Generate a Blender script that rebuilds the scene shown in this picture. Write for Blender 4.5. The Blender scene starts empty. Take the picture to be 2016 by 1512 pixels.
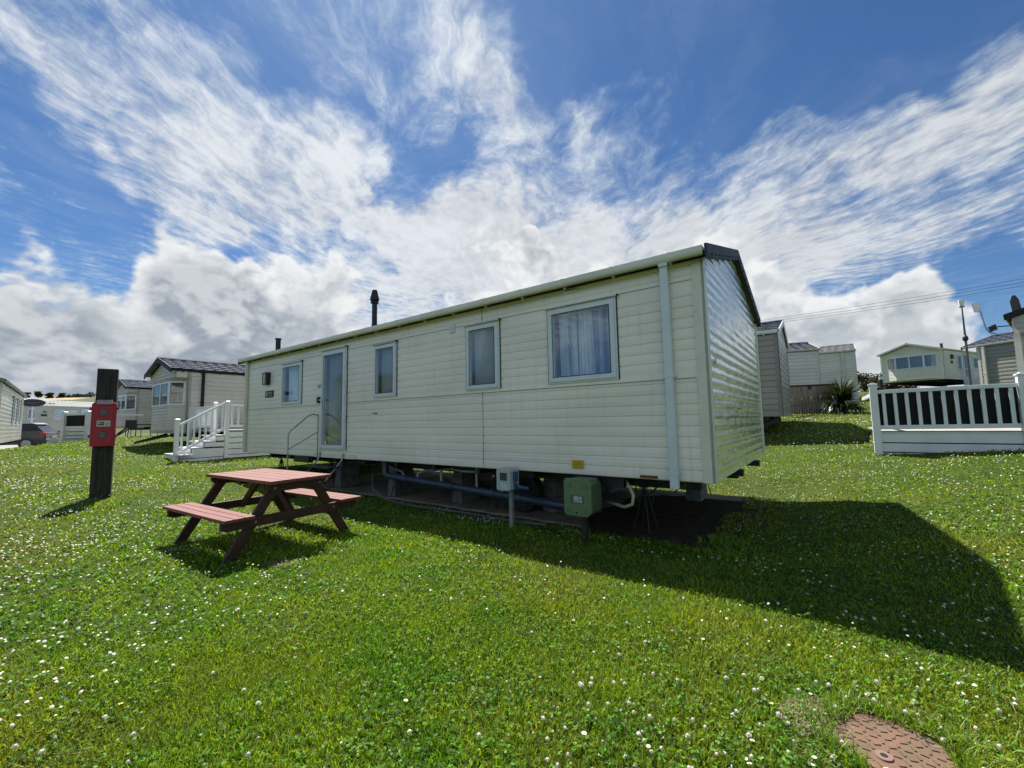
import bpy, bmesh, math, random
import numpy as np
from mathutils import Vector, Matrix, Euler
random.seed(7); RNG = np.random.default_rng(11)
R = math.radians
scn = bpy.context.scene
COL = scn.collection

# ------------------------------------------------------------------ camera
K = 1.31                        # eye height above the near lawn
F_, PITCH, ROLL = 829.8, 0.0884, -0.0182
cp, sp = math.cos(PITCH), math.sin(PITCH)
fw = Vector((0, cp, sp)); r0 = Vector((1, 0, 0)); u0 = Vector((0, -sp, cp))
cr, sr = math.cos(ROLL), math.sin(ROLL)
rt = cr * r0 + sr * u0; up = -sr * r0 + cr * u0
camd = bpy.data.cameras.new('camera'); cam = bpy.data.objects.new('camera', camd); COL.objects.link(cam)
cam.matrix_world = Matrix(((rt.x, up.x, -fw.x, 0), (rt.y, up.y, -fw.y, 0), (rt.z, up.z, -fw.z, K), (0, 0, 0, 1)))
camd.sensor_fit = 'HORIZONTAL'; camd.sensor_width = 36; camd.lens = 36 * F_ / 2016
camd.clip_start = 0.05; camd.clip_end = 3000
scn.camera = cam

def ray(px, py):
    return rt * ((px - 1008) / F_) - up * ((py - 756) / F_) + fw
def at(px, py, Y):               # point at distance Y in front, seen at this place of the photograph
    d = ray(px, py); d = d * (Y / d.y); return Vector((d.x, Y, d.z + K))

scn.view_settings.view_transform = 'Standard'; scn.view_settings.look = 'None'
scn.view_settings.exposure = EXPO = 1.0; scn.view_settings.gamma = 1
scn.render.resolution_x = 1024; scn.render.resolution_y = 768
try:
    scn.cycles.max_bounces = 8; scn.cycles.transparent_max_bounces = 10
except Exception: pass

# ------------------------------------------------------------------ node helper
class NT:
    def __init__(s, tree): s.t = tree; s.n = tree.nodes; s.l = tree.links
    def node(s, typ, **kw):
        n = s.n.new(typ)
        for k, v in kw.items(): setattr(n, k, v)
        return n
    def put(s, sock, v):
        if isinstance(v, bpy.types.NodeSocket): s.l.new(v, sock)
        elif v is not None: sock.default_value = v
    def math(s, op, a, b=None, c=None, clamp=False):
        n = s.node('ShaderNodeMath', operation=op, use_clamp=clamp)
        s.put(n.inputs[0], a)
        if b is not None: s.put(n.inputs[1], b)
        if c is not None: s.put(n.inputs[2], c)
        return n.outputs[0]
    def vmath(s, op, a, b=None):
        n = s.node('ShaderNodeVectorMath', operation=op); s.put(n.inputs[0], a)
        if b is not None:
            s.put(n.inputs[3] if op == 'SCALE' else n.inputs[1], b)
        return n.outputs['Value'] if op in ('LENGTH', 'DOT_PRODUCT', 'DISTANCE') else n.outputs[0]
    def ss(s, v, a, b, lo=0.0, hi=1.0):
        n = s.node('ShaderNodeMapRange', interpolation_type='SMOOTHSTEP'); s.put(n.inputs[0], v)
        n.inputs[1].default_value = a; n.inputs[2].default_value = b; n.inputs[3].default_value = lo; n.inputs[4].default_value = hi
        return n.outputs[0]
    def mix(s, f, a, b, blend='MIX'):
        n = s.node('ShaderNodeMix', data_type='RGBA', blend_type=blend); s.put(n.inputs[0], f)
        for sk, v in ((n.inputs[6], a), (n.inputs[7], b)):
            s.put(sk, v if isinstance(v, bpy.types.NodeSocket) else (*v, 1)[:4])
        return n.outputs[2]
    def noise(s, vec, scale, detail=4, rough=.5, dist=0.0, dims='3D', out=0):
        n = s.node('ShaderNodeTexNoise', noise_dimensions=dims); s.put(n.inputs['Vector'], vec)
        n.inputs['Scale'].default_value = scale; n.inputs['Detail'].default_value = detail
        n.inputs['Roughness'].default_value = rough; n.inputs['Distortion'].default_value = dist
        return n.outputs[out]
    def comb(s, x, y, z):
        n = s.node('ShaderNodeCombineXYZ'); s.put(n.inputs[0], x); s.put(n.inputs[1], y); s.put(n.inputs[2], z); return n.outputs[0]
    def mapping(s, vec, loc=(0, 0, 0), rot=(0, 0, 0), sc=(1, 1, 1), typ='POINT'):
        n = s.node('ShaderNodeMapping', vector_type=typ); s.put(n.inputs[0], vec)
        n.inputs['Location'].default_value = loc; n.inputs['Rotation'].default_value = rot; n.inputs['Scale'].default_value = sc
        return n.outputs[0]

# ------------------------------------------------------------------ sun and sky
SUNV = Vector((-.242, .557, 1.0)).normalized()          # towards the sun
sd = bpy.data.lights.new('sun', 'SUN'); so = bpy.data.objects.new('sun', sd); COL.objects.link(so)
sd.energy = 5.0; sd.angle = R(.6); sd.color = (1, .955, .88)
so.rotation_euler = SUNV.to_track_quat('Z', 'Y').to_euler(); so.location = (0, 0, 30)

w = bpy.data.worlds.new('World'); scn.world = w; w.use_nodes = True
def build_sky():
    T = NT(w.node_tree); T.n.clear()
    tc = T.node('ShaderNodeTexCoord').outputs['Generated']
    n = T.vmath('NORMALIZE', tc)
    sep = T.node('ShaderNodeSeparateXYZ'); T.put(sep.inputs[0], n); X, Y, Z = sep.outputs
    sky = T.node('ShaderNodeTexSky', sky_type='NISHITA', sun_disc=False)
    sky.sun_elevation = math.asin(SUNV.z); sky.sun_rotation = math.atan2(SUNV.x, SUNV.y)
    sky.air_density = 1.0; sky.dust_density = .4; sky.ozone_density = 3.0
    blue = T.mix(1.0, sky.outputs[0], (.54, .80, 1.07), 'MULTIPLY')

    wb = T.vmath('SUBTRACT', T.noise(n, 3.2, 4, .62, out=1), (.5, .5, .5))
    nb = T.vmath('ADD', n, T.vmath('SCALE', wb, .42))
    def blob(px, py, ax, ay, ang, soft=1.0):
        c = ray(px, py); L = c.length; c = c.normalized()
        ca, sa = math.cos(R(ang)), math.sin(R(ang))
        t1 = (ray(px + 30 * ca, py + 30 * sa).normalized() - c); s1 = t1.length / 30
        t2 = (ray(px - 30 * sa, py + 30 * ca).normalized() - c); s2 = t2.length / 30
        e1 = t1.normalized(); e3 = e1.cross(t2).normalized(); e2 = e3.cross(e1)
        rot = Matrix((e1, e2, e3)).transposed().to_euler()
        m = T.mapping(nb, c, rot, (ax * s1, ay * s2, max(ax * s1, ay * s2) * 1.2), 'TEXTURE')
        d = T.vmath('LENGTH', m)
        return T.ss(d, 1.4, .25)
    def cover(lst, base):
        acc = base
        for (*g, wgt) in lst:
            acc = T.math('MULTIPLY_ADD', blob(*g), wgt, acc)
        return acc

    # domain warp
    wv = T.noise(n, 2.3, 1, .5, out=1)
    wv = T.vmath('SCALE', T.vmath('SUBTRACT', wv, (.5, .5, .5)), .16)
    nw = T.vmath('ADD', n, wv)
    sw = T.node('ShaderNodeSeparateXYZ'); T.put(sw.inputs[0], nw)
    # high cirrus: a layer of streaks combed along the wind
    zz = T.math('MAXIMUM', T.math('SUBTRACT', sw.outputs[2], .10), .07)
    p = T.comb(T.math('DIVIDE', sw.outputs[0], zz), T.math('DIVIDE', sw.outputs[1], zz), 0.0)
    p = T.vmath('ADD', p, T.vmath('SCALE', wb, .55))
    p1 = T.mapping(p, (3.1, 1.7, 0), (0, 0, R(-4)), (1.30, .52, 1))
    c1 = T.noise(p1, 1.5, 6, .62, .5)
    p2 = T.mapping(p, (7.3, 2.2, 0), (0, 0, R(14)), (3.0, 1.35, 1))
    c2 = T.noise(p2, 2.6, 7, .66)
    c3 = T.noise(T.vmath('ADD', nw, T.vmath('SCALE', wb, .12)), 8.0, 7, .68)
    cs = T.math('ADD', T.math('ADD', T.math('MULTIPLY', c1, .27), T.math('MULTIPLY', c2, .35)), T.math('MULTIPLY', c3, .38))
    cc = cover(CIRRUS, 0.0)
    dens = T.math('ADD', T.math('MULTIPLY', T.math('SUBTRACT', cs, .5), 5.6), T.math('MULTIPLY_ADD', cc, .82, -.04))
    high = T.math('MULTIPLY', T.ss(Y, .05, -.30), T.math('MULTIPLY', T.ss(Z, .06, .22), T.ss(Z, .85, .55)))      # unseen bright cloud behind the camera, added to fill the shaded wall
    dens = T.math('MULTIPLY_ADD', high, .6, dens)
    cir = T.math('POWER', T.ss(dens, -.45, 1.30), 1.15)
    veil = T.math('MULTIPLY', T.ss(c1, .35, .75), T.ss(Y, -.2, .2))
    cir = T.math('MAXIMUM', cir, T.math('MULTIPLY', veil, .24))
    # low cumulus
    q = T.vmath('ADD', n, T.vmath('SCALE', T.vmath('SUBTRACT', T.noise(n, 7, 1, .5, out=1), (.5, .5, .5)), .05))
    q = T.mapping(q, sc=(1, 1, 1.5))
    k0 = cover(CUMULUS, -.5)
    def puff(qv):
        a = T.noise(qv, 5.0, 6, .56, .0)
        b = T.math('ABSOLUTE', T.math('SUBTRACT', T.noise(qv, 15.0, 3, .5, .0), .5))
        return T.math('MULTIPLY_ADD', b, -1.3, T.math('MULTIPLY', a, 1.9))
    off = Vector(SUNV) * .030 + Vector((0, 0, .028))
    d0 = puff(q)
    d1 = puff(T.vmath('ADD', q, tuple(off)))
    f0 = T.math('ADD', T.math('SUBTRACT', d0, .84), k0)
    cum = T.ss(f0, -.05, .30)
    lit = T.ss(T.math('SUBTRACT', d0, d1), -.20, .24)
    deep = T.ss(T.math('ADD', f0, T.math('MULTIPLY', cover(GREY, 0.0), .8)), .15, 1.1)
    shade = T.math('SUBTRACT', T.math('MULTIPLY_ADD', lit, .48, .56), T.math('MULTIPLY', deep, .50), clamp=True)
    ccol = T.mix(shade, (.34, .40, .48), (1.03, 1.05, 1.06))
    # strengths (scene units)
    skyc = T.vmath('SCALE', blue, SKY_STR)
    g = T.math('MAXIMUM', T.vmath('DOT_PRODUCT', n, tuple(SUNV)), 0.0)
    glow = T.math('MULTIPLY_ADD', T.math('POWER', g, 4.0), .08, .395)
    tex = T.math('MULTIPLY_ADD', T.ss(T.math('ADD', T.math('MULTIPLY', c2, .5), T.math('MULTIPLY', c3, .5)), .36, .64), .26, .80)
    cirb = T.vmath('SCALE', T.mix(cir, (.52, .68, .86), (.95, .98, 1.0)), T.math('MULTIPLY', tex, T.math('MULTIPLY_ADD', high, .22, glow)))
    out = T.mix(T.math('MULTIPLY', cir, .88), skyc, cirb)
    out = T.mix(cum, out, T.vmath('SCALE', ccol, .43))
    haze = T.ss(Z, .10, -.02)
    out = T.mix(T.math('MULTIPLY', haze, .45), out, (.24, .29, .35))
    bg = T.node('ShaderNodeBackground'); T.put(bg.inputs[0], out); bg.inputs[1].default_value = 1.0
    o = T.node('ShaderNodeOutputWorld'); T.l.new(bg.outputs[0], o.inputs[0])
    w.cycles.sampling_method = 'MANUAL'; w.cycles.sample_map_resolution = 1024
SKY_STR = 0.044
# px, py, half length, half width, angle, weight
CIRRUS = [(330, 180, 620, 190, 30, .75), (760, 420, 460, 170, 22, .85), (100, 560, 300, 60, 12, .1),
          (120, 275, 260, 70, 32, -.75), (560, 90, 260, 60, 50, -.35), (880, 330, 90, 150, 60, -.95), (640, 480, 200, 40, 35, -.5),
          (780, 90, 220, 120, 10, .62), (985, 190, 70, 260, 12, .55), (1040, 330, 140, 240, -10, .6), (920, 20, 110, 60, 0, -.1),
          (1180, 90, 190, 170, 0, -1.0), (1500, 60, 420, 110, -8, -1.05), (1860, 40, 300, 110, -20, -.75), (1420, 200, 170, 70, -25, -.7),
          (1250, 250, 260, 60, -32, .55), (1600, 390, 640, 190, -27, 1.08), (1900, 230, 300, 60, -25, .35), (1150, 520, 340, 150, 0, .9), (1050, 600, 560, 170, 0, 1.1),
          (1690, 345, 120, 60, 0, -.45), (1880, 560, 330, 42, -14, -1.15), (1620, 615, 240, 40, -8, -.7), (1780, 650, 300, 26, -6, .5),
          (1960, 620, 200, 60, -10, -.9), (1950, 450, 260, 60, -12, .45), (200, 420, 240, 60, 10, -.1), (520, 430, 60, 40, 0, -.6)]
CUMULUS = [(430, 500, 130, 120, 0, 1.0), (470, 640, 260, 130, 0, .6), (60, 560, 300, 150, 15, .75),
           (170, 740, 520, 110, 0, .75), (650, 620, 260, 130, 20, .7), (1085, 460, 45, 60, 0, .9), (1040, 580, 220, 120, 0, .7),
           (1390, 450, 70, 70, 0, .6), (1400, 580, 230, 120, 0, .7), (1770, 600, 120, 60, -10, .8), (1700, 700, 330, 50, 0, .55),
           (1000, 740, 1000, 90, 0, .45), (1250, 660, 420, 90, 0, .4)]
GREY = [(430, 590, 90, 110, 0, .9), (20, 640, 260, 130, 10, .7), (150, 740, 400, 80, 0, 1.0)]
build_sky()

# ------------------------------------------------------------------ materials
MATS = {}
def mat(name, col, rough=.6, metal=0.0, var=.12, vscale=3.0, bump=0.0, bscale=40.0, spec=.5, coat=0.0, col2=None, stretch=(1, 1, 1), bstretch=(1, 1, 1), emit=None):
    if name in MATS: return MATS[name]
    m = bpy.data.materials.new(name); m.use_nodes = True; T = NT(m.node_tree); T.n.clear()
    b = T.node('ShaderNodeBsdfPrincipled'); o = T.node('ShaderNodeOutputMaterial'); T.l.new(b.outputs[0], o.inputs[0])
    tc = T.node('ShaderNodeTexCoord').outputs['Object']
    nz = T.noise(T.mapping(tc, sc=stretch), vscale, 5, .6)
    c2 = col2 or tuple(c * (1 - 2.2 * var) for c in col)
    f = T.ss(nz, .3, .72)
    T.put(b.inputs['Base Color'], T.mix(f, col, c2) if (var or col2) else (*col, 1))
    r2 = T.math('MULTIPLY_ADD', nz, .25 * min(1, rough * 2), rough - .12 * min(1, rough * 2))
    T.put(b.inputs['Roughness'], r2); b.inputs['Metallic'].default_value = metal
    b.inputs['Specular IOR Level'].default_value = spec; b.inputs['Coat Weight'].default_value = coat; b.inputs['Coat Roughness'].default_value = .12
    if bump:
        bn = T.node('ShaderNodeBump'); bn.inputs['Strength'].default_value = 1; bn.inputs['Distance'].default_value = bump
        T.put(bn.inputs['Height'], T.noise(T.mapping(tc, sc=bstretch), bscale, 4, .6)); T.l.new(bn.outputs[0], b.inputs['Normal'])
    if emit: b.inputs['Emission Color'].default_value = (*emit[:3], 1); b.inputs['Emission Strength'].default_value = emit[3]
    MATS[name] = m; return m

def siding_mat(name, col, rough=.38, spec=.5, wav=.004, dirt=.35, metal=0.0):
    if name in MATS: return MATS[name]
    m = bpy.data.materials.new(name); m.use_nodes = True; T = NT(m.node_tree); T.n.clear()
    b = T.node('ShaderNodeBsdfPrincipled'); o = T.node('ShaderNodeOutputMaterial'); T.l.new(b.outputs[0], o.inputs[0])
    tc = T.node('ShaderNodeTexCoord').outputs['Object']
    big = T.noise(T.mapping(tc, sc=(.35, .35, .9)), 1.6, 3, .5)
    runs = T.noise(T.mapping(tc, sc=(6, 6, .35)), 2.2, 4, .6)
    fine = T.noise(tc, 55, 3, .7)
    c = T.mix(T.ss(big, .3, .7), tuple(x * 1.05 for x in col), tuple(x * .9 for x in col))
    c = T.mix(T.math('MULTIPLY', T.ss(runs, .52, .8), dirt), c, (col[0] * .62, col[1] * .62, col[2] * .52))
    c = T.mix(T.math('MULTIPLY', T.ss(fine, .45, .75), .16), c, (col[0] * .7, col[1] * .7, col[2] * .62))
    T.put(b.inputs['Base Color'], c); T.put(b.inputs['Roughness'], T.math('MULTIPLY_ADD', runs, .2, rough - .1)); b.inputs['Specular IOR Level'].default_value = spec; b.inputs['Metallic'].default_value = metal
    bn = T.node('ShaderNodeBump'); bn.inputs['Strength'].default_value = 1; bn.inputs['Distance'].default_value = wav
    h = T.math('ADD', T.noise(T.mapping(tc, sc=(1, 1, 3)), 3.0, 2, .5), T.math('MULTIPLY', T.noise(tc, 160, 2, .5), .03))
    T.put(bn.inputs['Height'], h); T.l.new(bn.outputs[0], b.inputs['Normal'])
    MATS[name] = m; return m

def glass_mat(name, tint=(.78, .84, .86), refl=.42, rough=.015, back=(.9, .93, .95), fm=.9):
    if name in MATS: return MATS[name]
    m = bpy.data.materials.new(name); m.use_nodes = True; T = NT(m.node_tree); T.n.clear()
    tr = T.node('ShaderNodeBsdfTransparent'); tr.inputs[0].default_value = (*tint, 1)
    gl = T.node('ShaderNodeBsdfGlossy'); gl.inputs['Color'].default_value = (*back, 1); gl.inputs['Roughness'].default_value = rough
    fr = T.node('ShaderNodeFresnel'); fr.inputs[0].default_value = 1.5
    f = T.math('MULTIPLY_ADD', fr.outputs[0], fm, refl, clamp=True)
    tc = T.node('ShaderNodeTexCoord').outputs['Object']
    bn = T.node('ShaderNodeBump'); bn.inputs['Strength'].default_value = 1; bn.inputs['Distance'].default_value = .004
    T.put(bn.inputs['Height'], T.noise(tc, 1.7, 1, .5)); T.l.new(bn.outputs[0], gl.inputs['Normal'])
    mx = T.node('ShaderNodeMixShader'); T.put(mx.inputs[0], f); T.l.new(tr.outputs[0], mx.inputs[1]); T.l.new(gl.outputs[0], mx.inputs[2])
    o = T.node('ShaderNodeOutputMaterial'); T.l.new(mx.outputs[0], o.inputs[0])
    MATS[name] = m; return m

def foliage_mat(name, c1, c2, trans=.35, rough=.5, scale=1.5, attr=None, spec=.4, c3=None, tint=(1.25, 1.25, .45)):
    if name in MATS: return MATS[name]
    m = bpy.data.materials.new(name); m.use_nodes = True; T = NT(m.node_tree); T.n.clear()
    pos = T.node('ShaderNodeNewGeometry').outputs['Position']
    f = T.ss(T.noise(pos, scale, 5, .62), .33, .68)
    c = T.mix(f, c1, c2)
    if c3: c = T.mix(T.math('MULTIPLY', T.ss(T.noise(pos, .42, 4, .6), .42, .66), .9), c, c3)
    if attr:
        a = T.node('ShaderNodeAttribute', attribute_name=attr).outputs['Fac']
        br = T.math('MULTIPLY_ADD', a, 1.35, .30)
        c = T.vmath('SCALE', c, br)
        yel = T.ss(a, .82, 1.0)
        c = T.mix(T.math('MULTIPLY', yel, .75), c, (.30, .27, .10))
    b = T.node('ShaderNodeBsdfPrincipled'); T.put(b.inputs['Base Color'], c); b.inputs['Roughness'].default_value = rough; b.inputs['Specular IOR Level'].default_value = spec
    t = T.node('ShaderNodeBsdfTranslucent'); T.put(t.inputs[0], T.mix(1.0, c, tint, 'MULTIPLY'))
    mx = T.node('ShaderNodeMixShader'); mx.inputs[0].default_value = trans; T.l.new(b.outputs[0], mx.inputs[1]); T.l.new(t.outputs[0], mx.inputs[2])
    o = T.node('ShaderNodeOutputMaterial'); T.l.new(mx.outputs[0], o.inputs[0])
    MATS[name] = m; return m

WHITE = mat('white_plastic', (.66, .70, .74), .35, var=.05, vscale=2)
WPAINT = mat('white_deck_vinyl', (.74, .76, .78), .42, var=.06, vscale=2.5, bump=.001, bscale=30)
BLACK = mat('black_rubber', (.012, .012, .013), .5, var=.1)
DARK = mat('dark_steel', (.022, .022, .024), .55, var=.2, vscale=8)
GALV = mat('galvanised_steel', (.36, .38, .40), .4, metal=.7, var=.15, vscale=12)
CHROME = mat('chrome', (.6, .62, .64), .15, metal=1.0, var=.05)
CREAM = siding_mat('cream_siding', (.62, .615, .51))
CREAM2 = mat('cream_trim', (.72, .71, .60), .42, var=.06)
GUTM = mat('gutter_cream', (.84, .79, .74), .35, var=.08, vscale=1.2)
GLASS = glass_mat('window_glass', refl=.12, back=(.78, .86, .95), fm=.55)
CURT = mat('net_curtain', (.86, .92, .98), .9, var=.05)
INT = mat('interior_dark', (.10, .09, .085), .9, var=.1)
TILE = mat('dark_roof_tile', (.025, .025, .027), .5, var=.25, vscale=6, spec=.4)

# ------------------------------------------------------------------ mesh helpers
class MB:
    def __init__(s, xf=None): s.v = []; s.f = []; s.xf = xf; s.parts = []
    def add(s, vs, fs):
        o = len(s.v)
        s.v += [tuple(s.xf(*v)) if s.xf else tuple(v) for v in vs]
        s.f += [tuple(i + o for i in f) for f in fs]; s.parts.append((len(vs), len(fs))); return s
    def box(s, x0, x1, y0, y1, z0, z1):
        return s.add([(x0, y0, z0), (x1, y0, z0), (x1, y1, z0), (x0, y1, z0), (x0, y0, z1), (x1, y0, z1), (x1, y1, z1), (x0, y1, z1)],
                     [(0, 3, 2, 1), (4, 5, 6, 7), (0, 1, 5, 4), (1, 2, 6, 5), (2, 3, 7, 6), (3, 0, 4, 7)])
    def beam(s, p0, p1, w, h, upv=(0, 0, 1), roll=0):   # rectangular bar between two points; w sideways, h along upv
        p0 = Vector(p0); p1 = Vector(p1); d = (p1 - p0).normalized(); u = Vector(upv)
        sd_ = d.cross(u)
        if sd_.length < 1e-4: sd_ = d.cross(Vector((1, 0, 0)))
        sd_.normalize(); u = sd_.cross(d).normalized()
        a, b = sd_ * w / 2, u * h / 2
        vs = [p0 - a - b, p0 + a - b, p0 + a + b, p0 - a + b, p1 - a - b, p1 + a - b, p1 + a + b, p1 - a + b]
        return s.add(vs, [(0, 1, 2, 3), (7, 6, 5, 4), (0, 4, 5, 1), (1, 5, 6, 2), (2, 6, 7, 3), (3, 7, 4, 0)])
    def tube(s, pts, r, n=10, cap=True):
        pts = [Vector(p) for p in pts]; rs = r if isinstance(r, (list, tuple)) else [r] * len(pts)
        rings = []; prev = None
        for i, p in enumerate(pts):
            d = (pts[min(i + 1, len(pts) - 1)] - pts[max(i - 1, 0)]).normalized()
            if prev is None: a = d.orthogonal().normalized()
            else:
                a = prev - d * prev.dot(d); a = a.normalized() if a.length > 1e-5 else d.orthogonal().normalized()
            prev = a; b = d.cross(a)
            rings.append([p + (a * math.cos(2 * math.pi * k / n) + b * math.sin(2 * math.pi * k / n)) * rs[i] for k in range(n)])
        vs = [v for rg in rings for v in rg]
        fs = [(i * n + k, i * n + (k + 1) % n, (i + 1) * n + (k + 1) % n, (i + 1) * n + k) for i in range(len(pts) - 1) for k in range(n)]
        if cap: fs += [tuple(reversed(range(n))), tuple(range((len(pts) - 1) * n, len(pts) * n))]
        return s.add(vs, fs)
    def lathe(s, prof, cx=0, cy=0, n=16):
        vs = [(cx + r * math.cos(2 * math.pi * k / n), cy + r * math.sin(2 * math.pi * k / n), z) for r, z in prof for k in range(n)]
        fs = [(i * n + k, i * n + (k + 1) % n, (i + 1) * n + (k + 1) % n, (i + 1) * n + k) for i in range(len(prof) - 1) for k in range(n)]
        fs += [tuple(reversed(range(n))), tuple(range((len(prof) - 1) * n, len(prof) * n))]
        return s.add(vs, fs)
    def prism(s, poly, axis, a0, a1):                    # poly in the other two axes (order x,y,z without axis)
        n = len(poly)
        def P(q, a):
            q = list(q); q.insert({'x': 0, 'y': 1, 'z': 2}[axis], a); return tuple(q)
        return s.add([P(q, a0) for q in poly] + [P(q, a1) for q in poly],
                     [tuple(range(n)), tuple(reversed(range(n, 2 * n)))] + [(i, (i + 1) % n, n + (i + 1) % n, n + i) for i in range(n)])
    def build(s, name, m, parent=None, smooth=False, bevel=0, fix=True, label=None, seg=2, each=0):
        if each:                                         # every `each` shapes added become an object of their own
            fo, vo = 0, 0; cnt = 0; o = None; V, Fc = [], []; base = 0
            for k, (nv, nf) in enumerate(s.parts):
                V += s.v[vo:vo + nv]; Fc += [tuple(i - base for i in f) for f in s.f[fo:fo + nf]]; vo += nv; fo += nf; cnt += 1
                if cnt == each or k == len(s.parts) - 1:
                    q = MB(); q.v, q.f = V, Fc; o = q.build(name, m, parent, smooth, bevel, fix, label, seg); V, Fc = [], []; base = vo; cnt = 0
            return o
        me = bpy.data.meshes.new(name); me.from_pydata(s.v, [], s.f)
        if fix:
            bm = bmesh.new(); bm.from_mesh(me); bmesh.ops.recalc_face_normals(bm, faces=bm.faces); bm.to_mesh(me); bm.free()
        me.materials.append(m); o = bpy.data.objects.new(name, me); COL.objects.link(o)
        if smooth:
            me.shade_smooth()
            if smooth is not True: me.set_sharp_from_angle(angle=R(smooth))
        if bevel:
            b = o.modifiers.new('bevel', 'BEVEL'); b.width = bevel; b.segments = seg; b.limit_method = 'ANGLE'; b.angle_limit = R(40)
        if parent: o.parent = parent
        if label: o['label'] = label
        return o

def thing(name, label, cat, loc=(0, 0, 0), rotz=0.0, group=None):
    o = bpy.data.objects.new(name, None); o.empty_display_size = .2; COL.objects.link(o)
    o.location = loc; o.rotation_euler = (0, 0, rotz); o['label'] = label; o['category'] = cat
    if group: o['group'] = group
    return o
def tag(o, label, cat, group=None, kind=None):
    o['label'] = label; o['category'] = cat
    if group: o['group'] = group
    if kind: o['kind'] = kind
    return o
def struct(o, label=None):
    o['kind'] = 'structure'
    if label: o['label'] = label
    return o
def dup(root, loc, rotz, label=None, group=None):
    r = root.copy(); COL.objects.link(r); r.location = loc; r.rotation_euler = (0, 0, rotz)
    if label: r['label'] = label
    if group: r['group'] = group
    for ch in list(root.children):
        c = ch.copy(); COL.objects.link(c); c.parent = r
        for g in ch.children:
            d = g.copy(); COL.objects.link(d); d.parent = c
    return r

def text_mesh(txt, size, xf, name, m, parent, depth=.001):
    cu = bpy.data.curves.new(name, 'FONT'); cu.body = txt; cu.size = size; cu.extrude = depth; cu.align_x = 'CENTER'; cu.align_y = 'CENTER'
    o = bpy.data.objects.new(name, cu); COL.objects.link(o)
    dg = bpy.context.evaluated_depsgraph_get(); me = bpy.data.meshes.new_from_object(o.evaluated_get(dg))
    bpy.data.objects.remove(o)
    vs = [xf(v.co.x, v.co.z, v.co.y) for v in me.vertices]; fs = [tuple(p.vertices) for p in me.polygons]
    bpy.data.meshes.remove(me)
    mb = MB(); mb.add(vs, fs); return mb.build(name, m, parent, fix=False)

# ------------------------------------------------------------------ the lie of the land
GP = np.array([(-3, 5, -1.32), (-1.2, 5.3, -1.3), (.4, 4, -1.31), (1.15, 3.5, -1.31), (1.9, 2.9, -1.31), (2.6, 2.4, -1.34), (0, 1, -1.33), (-2, 2, -1.33), (2, 1, -1.33),
    (-4, 3, -1.28), (0, -3, -1.35), (-6, -3, -1.3), (6, -3, -1.25), (5, 5.6, -1.14), (3.9, 6.8, -1.27), (0, 7, -1.31), (-3.5, 7.8, -1.26), (-6.1, 6.5, -1.1), (-6.5, 10.4, -1.02),
    (-9, 11.8, -.92), (-11.5, 14.6, -.68), (-9, 8, -.98), (-12.5, 10.5, -.76), (-16.5, 13.6, -.68), (-17.5, 22.8, -.44), (-18.5, 18.5, -.47), (-22, 17.5, -.95), (-25, 21, -1.0), (-29, 26, -1.05), (-22.5, 24, -.75),
    (-16, 4, -1.0), (7.0, 8.2, -.72), (7.8, 6.8, -.69), (6.8, 10.6, -.5), (10.5, 12.5, -.1), (9.8, 14.2, .02), (11.2, 15.8, .12), (17.5, 23, .75), (23, 24, 1.3), (28, 30, 1.75), (10, 3, -.65), (5, 2, -1.22),
    (10, -2, -.8), (0, 13, -1.05), (0, 25, -.7), (-8, 25, -.7), (8, 25, 1.1), (14, 8, -.1), (22, 12, .7), (-14, -8, -1.2), (14, -10, -.8), (0, -14, -1.4), (-34, 40, -1.0), (30, 50, 2.4), (-5, 45, -.4), (-32, 10, -1.6), (34, 8, 1.2),
    (-14, 30, -.8)])
def _tps():
    n = len(GP); d = np.hypot(GP[:, None, 0] - GP[None, :, 0], GP[:, None, 1] - GP[None, :, 1])
    A = np.zeros((n + 3, n + 3)); A[:n, :n] = np.where(d > 0, d * d * np.log(d + 1e-9), 0) + np.eye(n) * .02
    P = np.c_[np.ones(n), GP[:, :2]]; A[:n, n:] = P; A[n:, :n] = P.T
    return np.linalg.solve(A, np.r_[GP[:, 2], 0, 0, 0])
_W = _tps()
CC = Vector((1.9005, 4.055, 0)); AV = Vector((.8009, -.5988, 0)); BV = Vector((.5988, .8009, 0)); CROT = math.atan2(-.5988, .8009)   # main home: corner, along, across
SLAB_Z = -1.315
def ground_np(x, y):
    x = np.asarray(x, float); y = np.asarray(y, float); sh = x.shape; x = x.ravel(); y = y.ravel()
    z = np.full(x.size, _W[-3]) + _W[-2] * x + _W[-1] * y
    for i in range(len(GP)):
        d2 = (x - GP[i, 0]) ** 2 + (y - GP[i, 1]) ** 2
        z += _W[i] * .5 * d2 * np.log(d2 + 1e-12)
    rr = np.hypot(x, y - 10); t = np.clip((rr - 32) / 40, 0, 1); t = t * t * (3 - 2 * t)
    far = np.clip(.045 * x, -1.8, 2.4) - .3
    z = z * (1 - t) + far * t
    # small unevenness
    z += .012 * np.sin(x * 1.7 + .6 * y) * np.cos(y * 1.3 - .4 * x) * np.clip(1 - rr / 60, 0, 1) + .006 * np.sin(3.9 * x + 1) * np.sin(4.3 * y)
    # level strip for the concrete base
    lx = (x - CC.x) * AV.x + (y - CC.y) * AV.y; ly = (x - CC.x) * BV.x + (y - CC.y) * BV.y
    dx = np.maximum(np.maximum(-8.9 - lx, lx - .2), 0); dy = np.maximum(np.maximum(.45 - ly, ly - 3.7), 0)
    e = np.clip(np.hypot(dx, dy) / 1.0, 0, 1); e = e * e * (3 - 2 * e)
    z = z * e + (SLAB_Z - .03) * (1 - e)
    return (z + K).reshape(sh)
def gz(x, y): return float(ground_np(np.array([x]), np.array([y]))[0])
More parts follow.
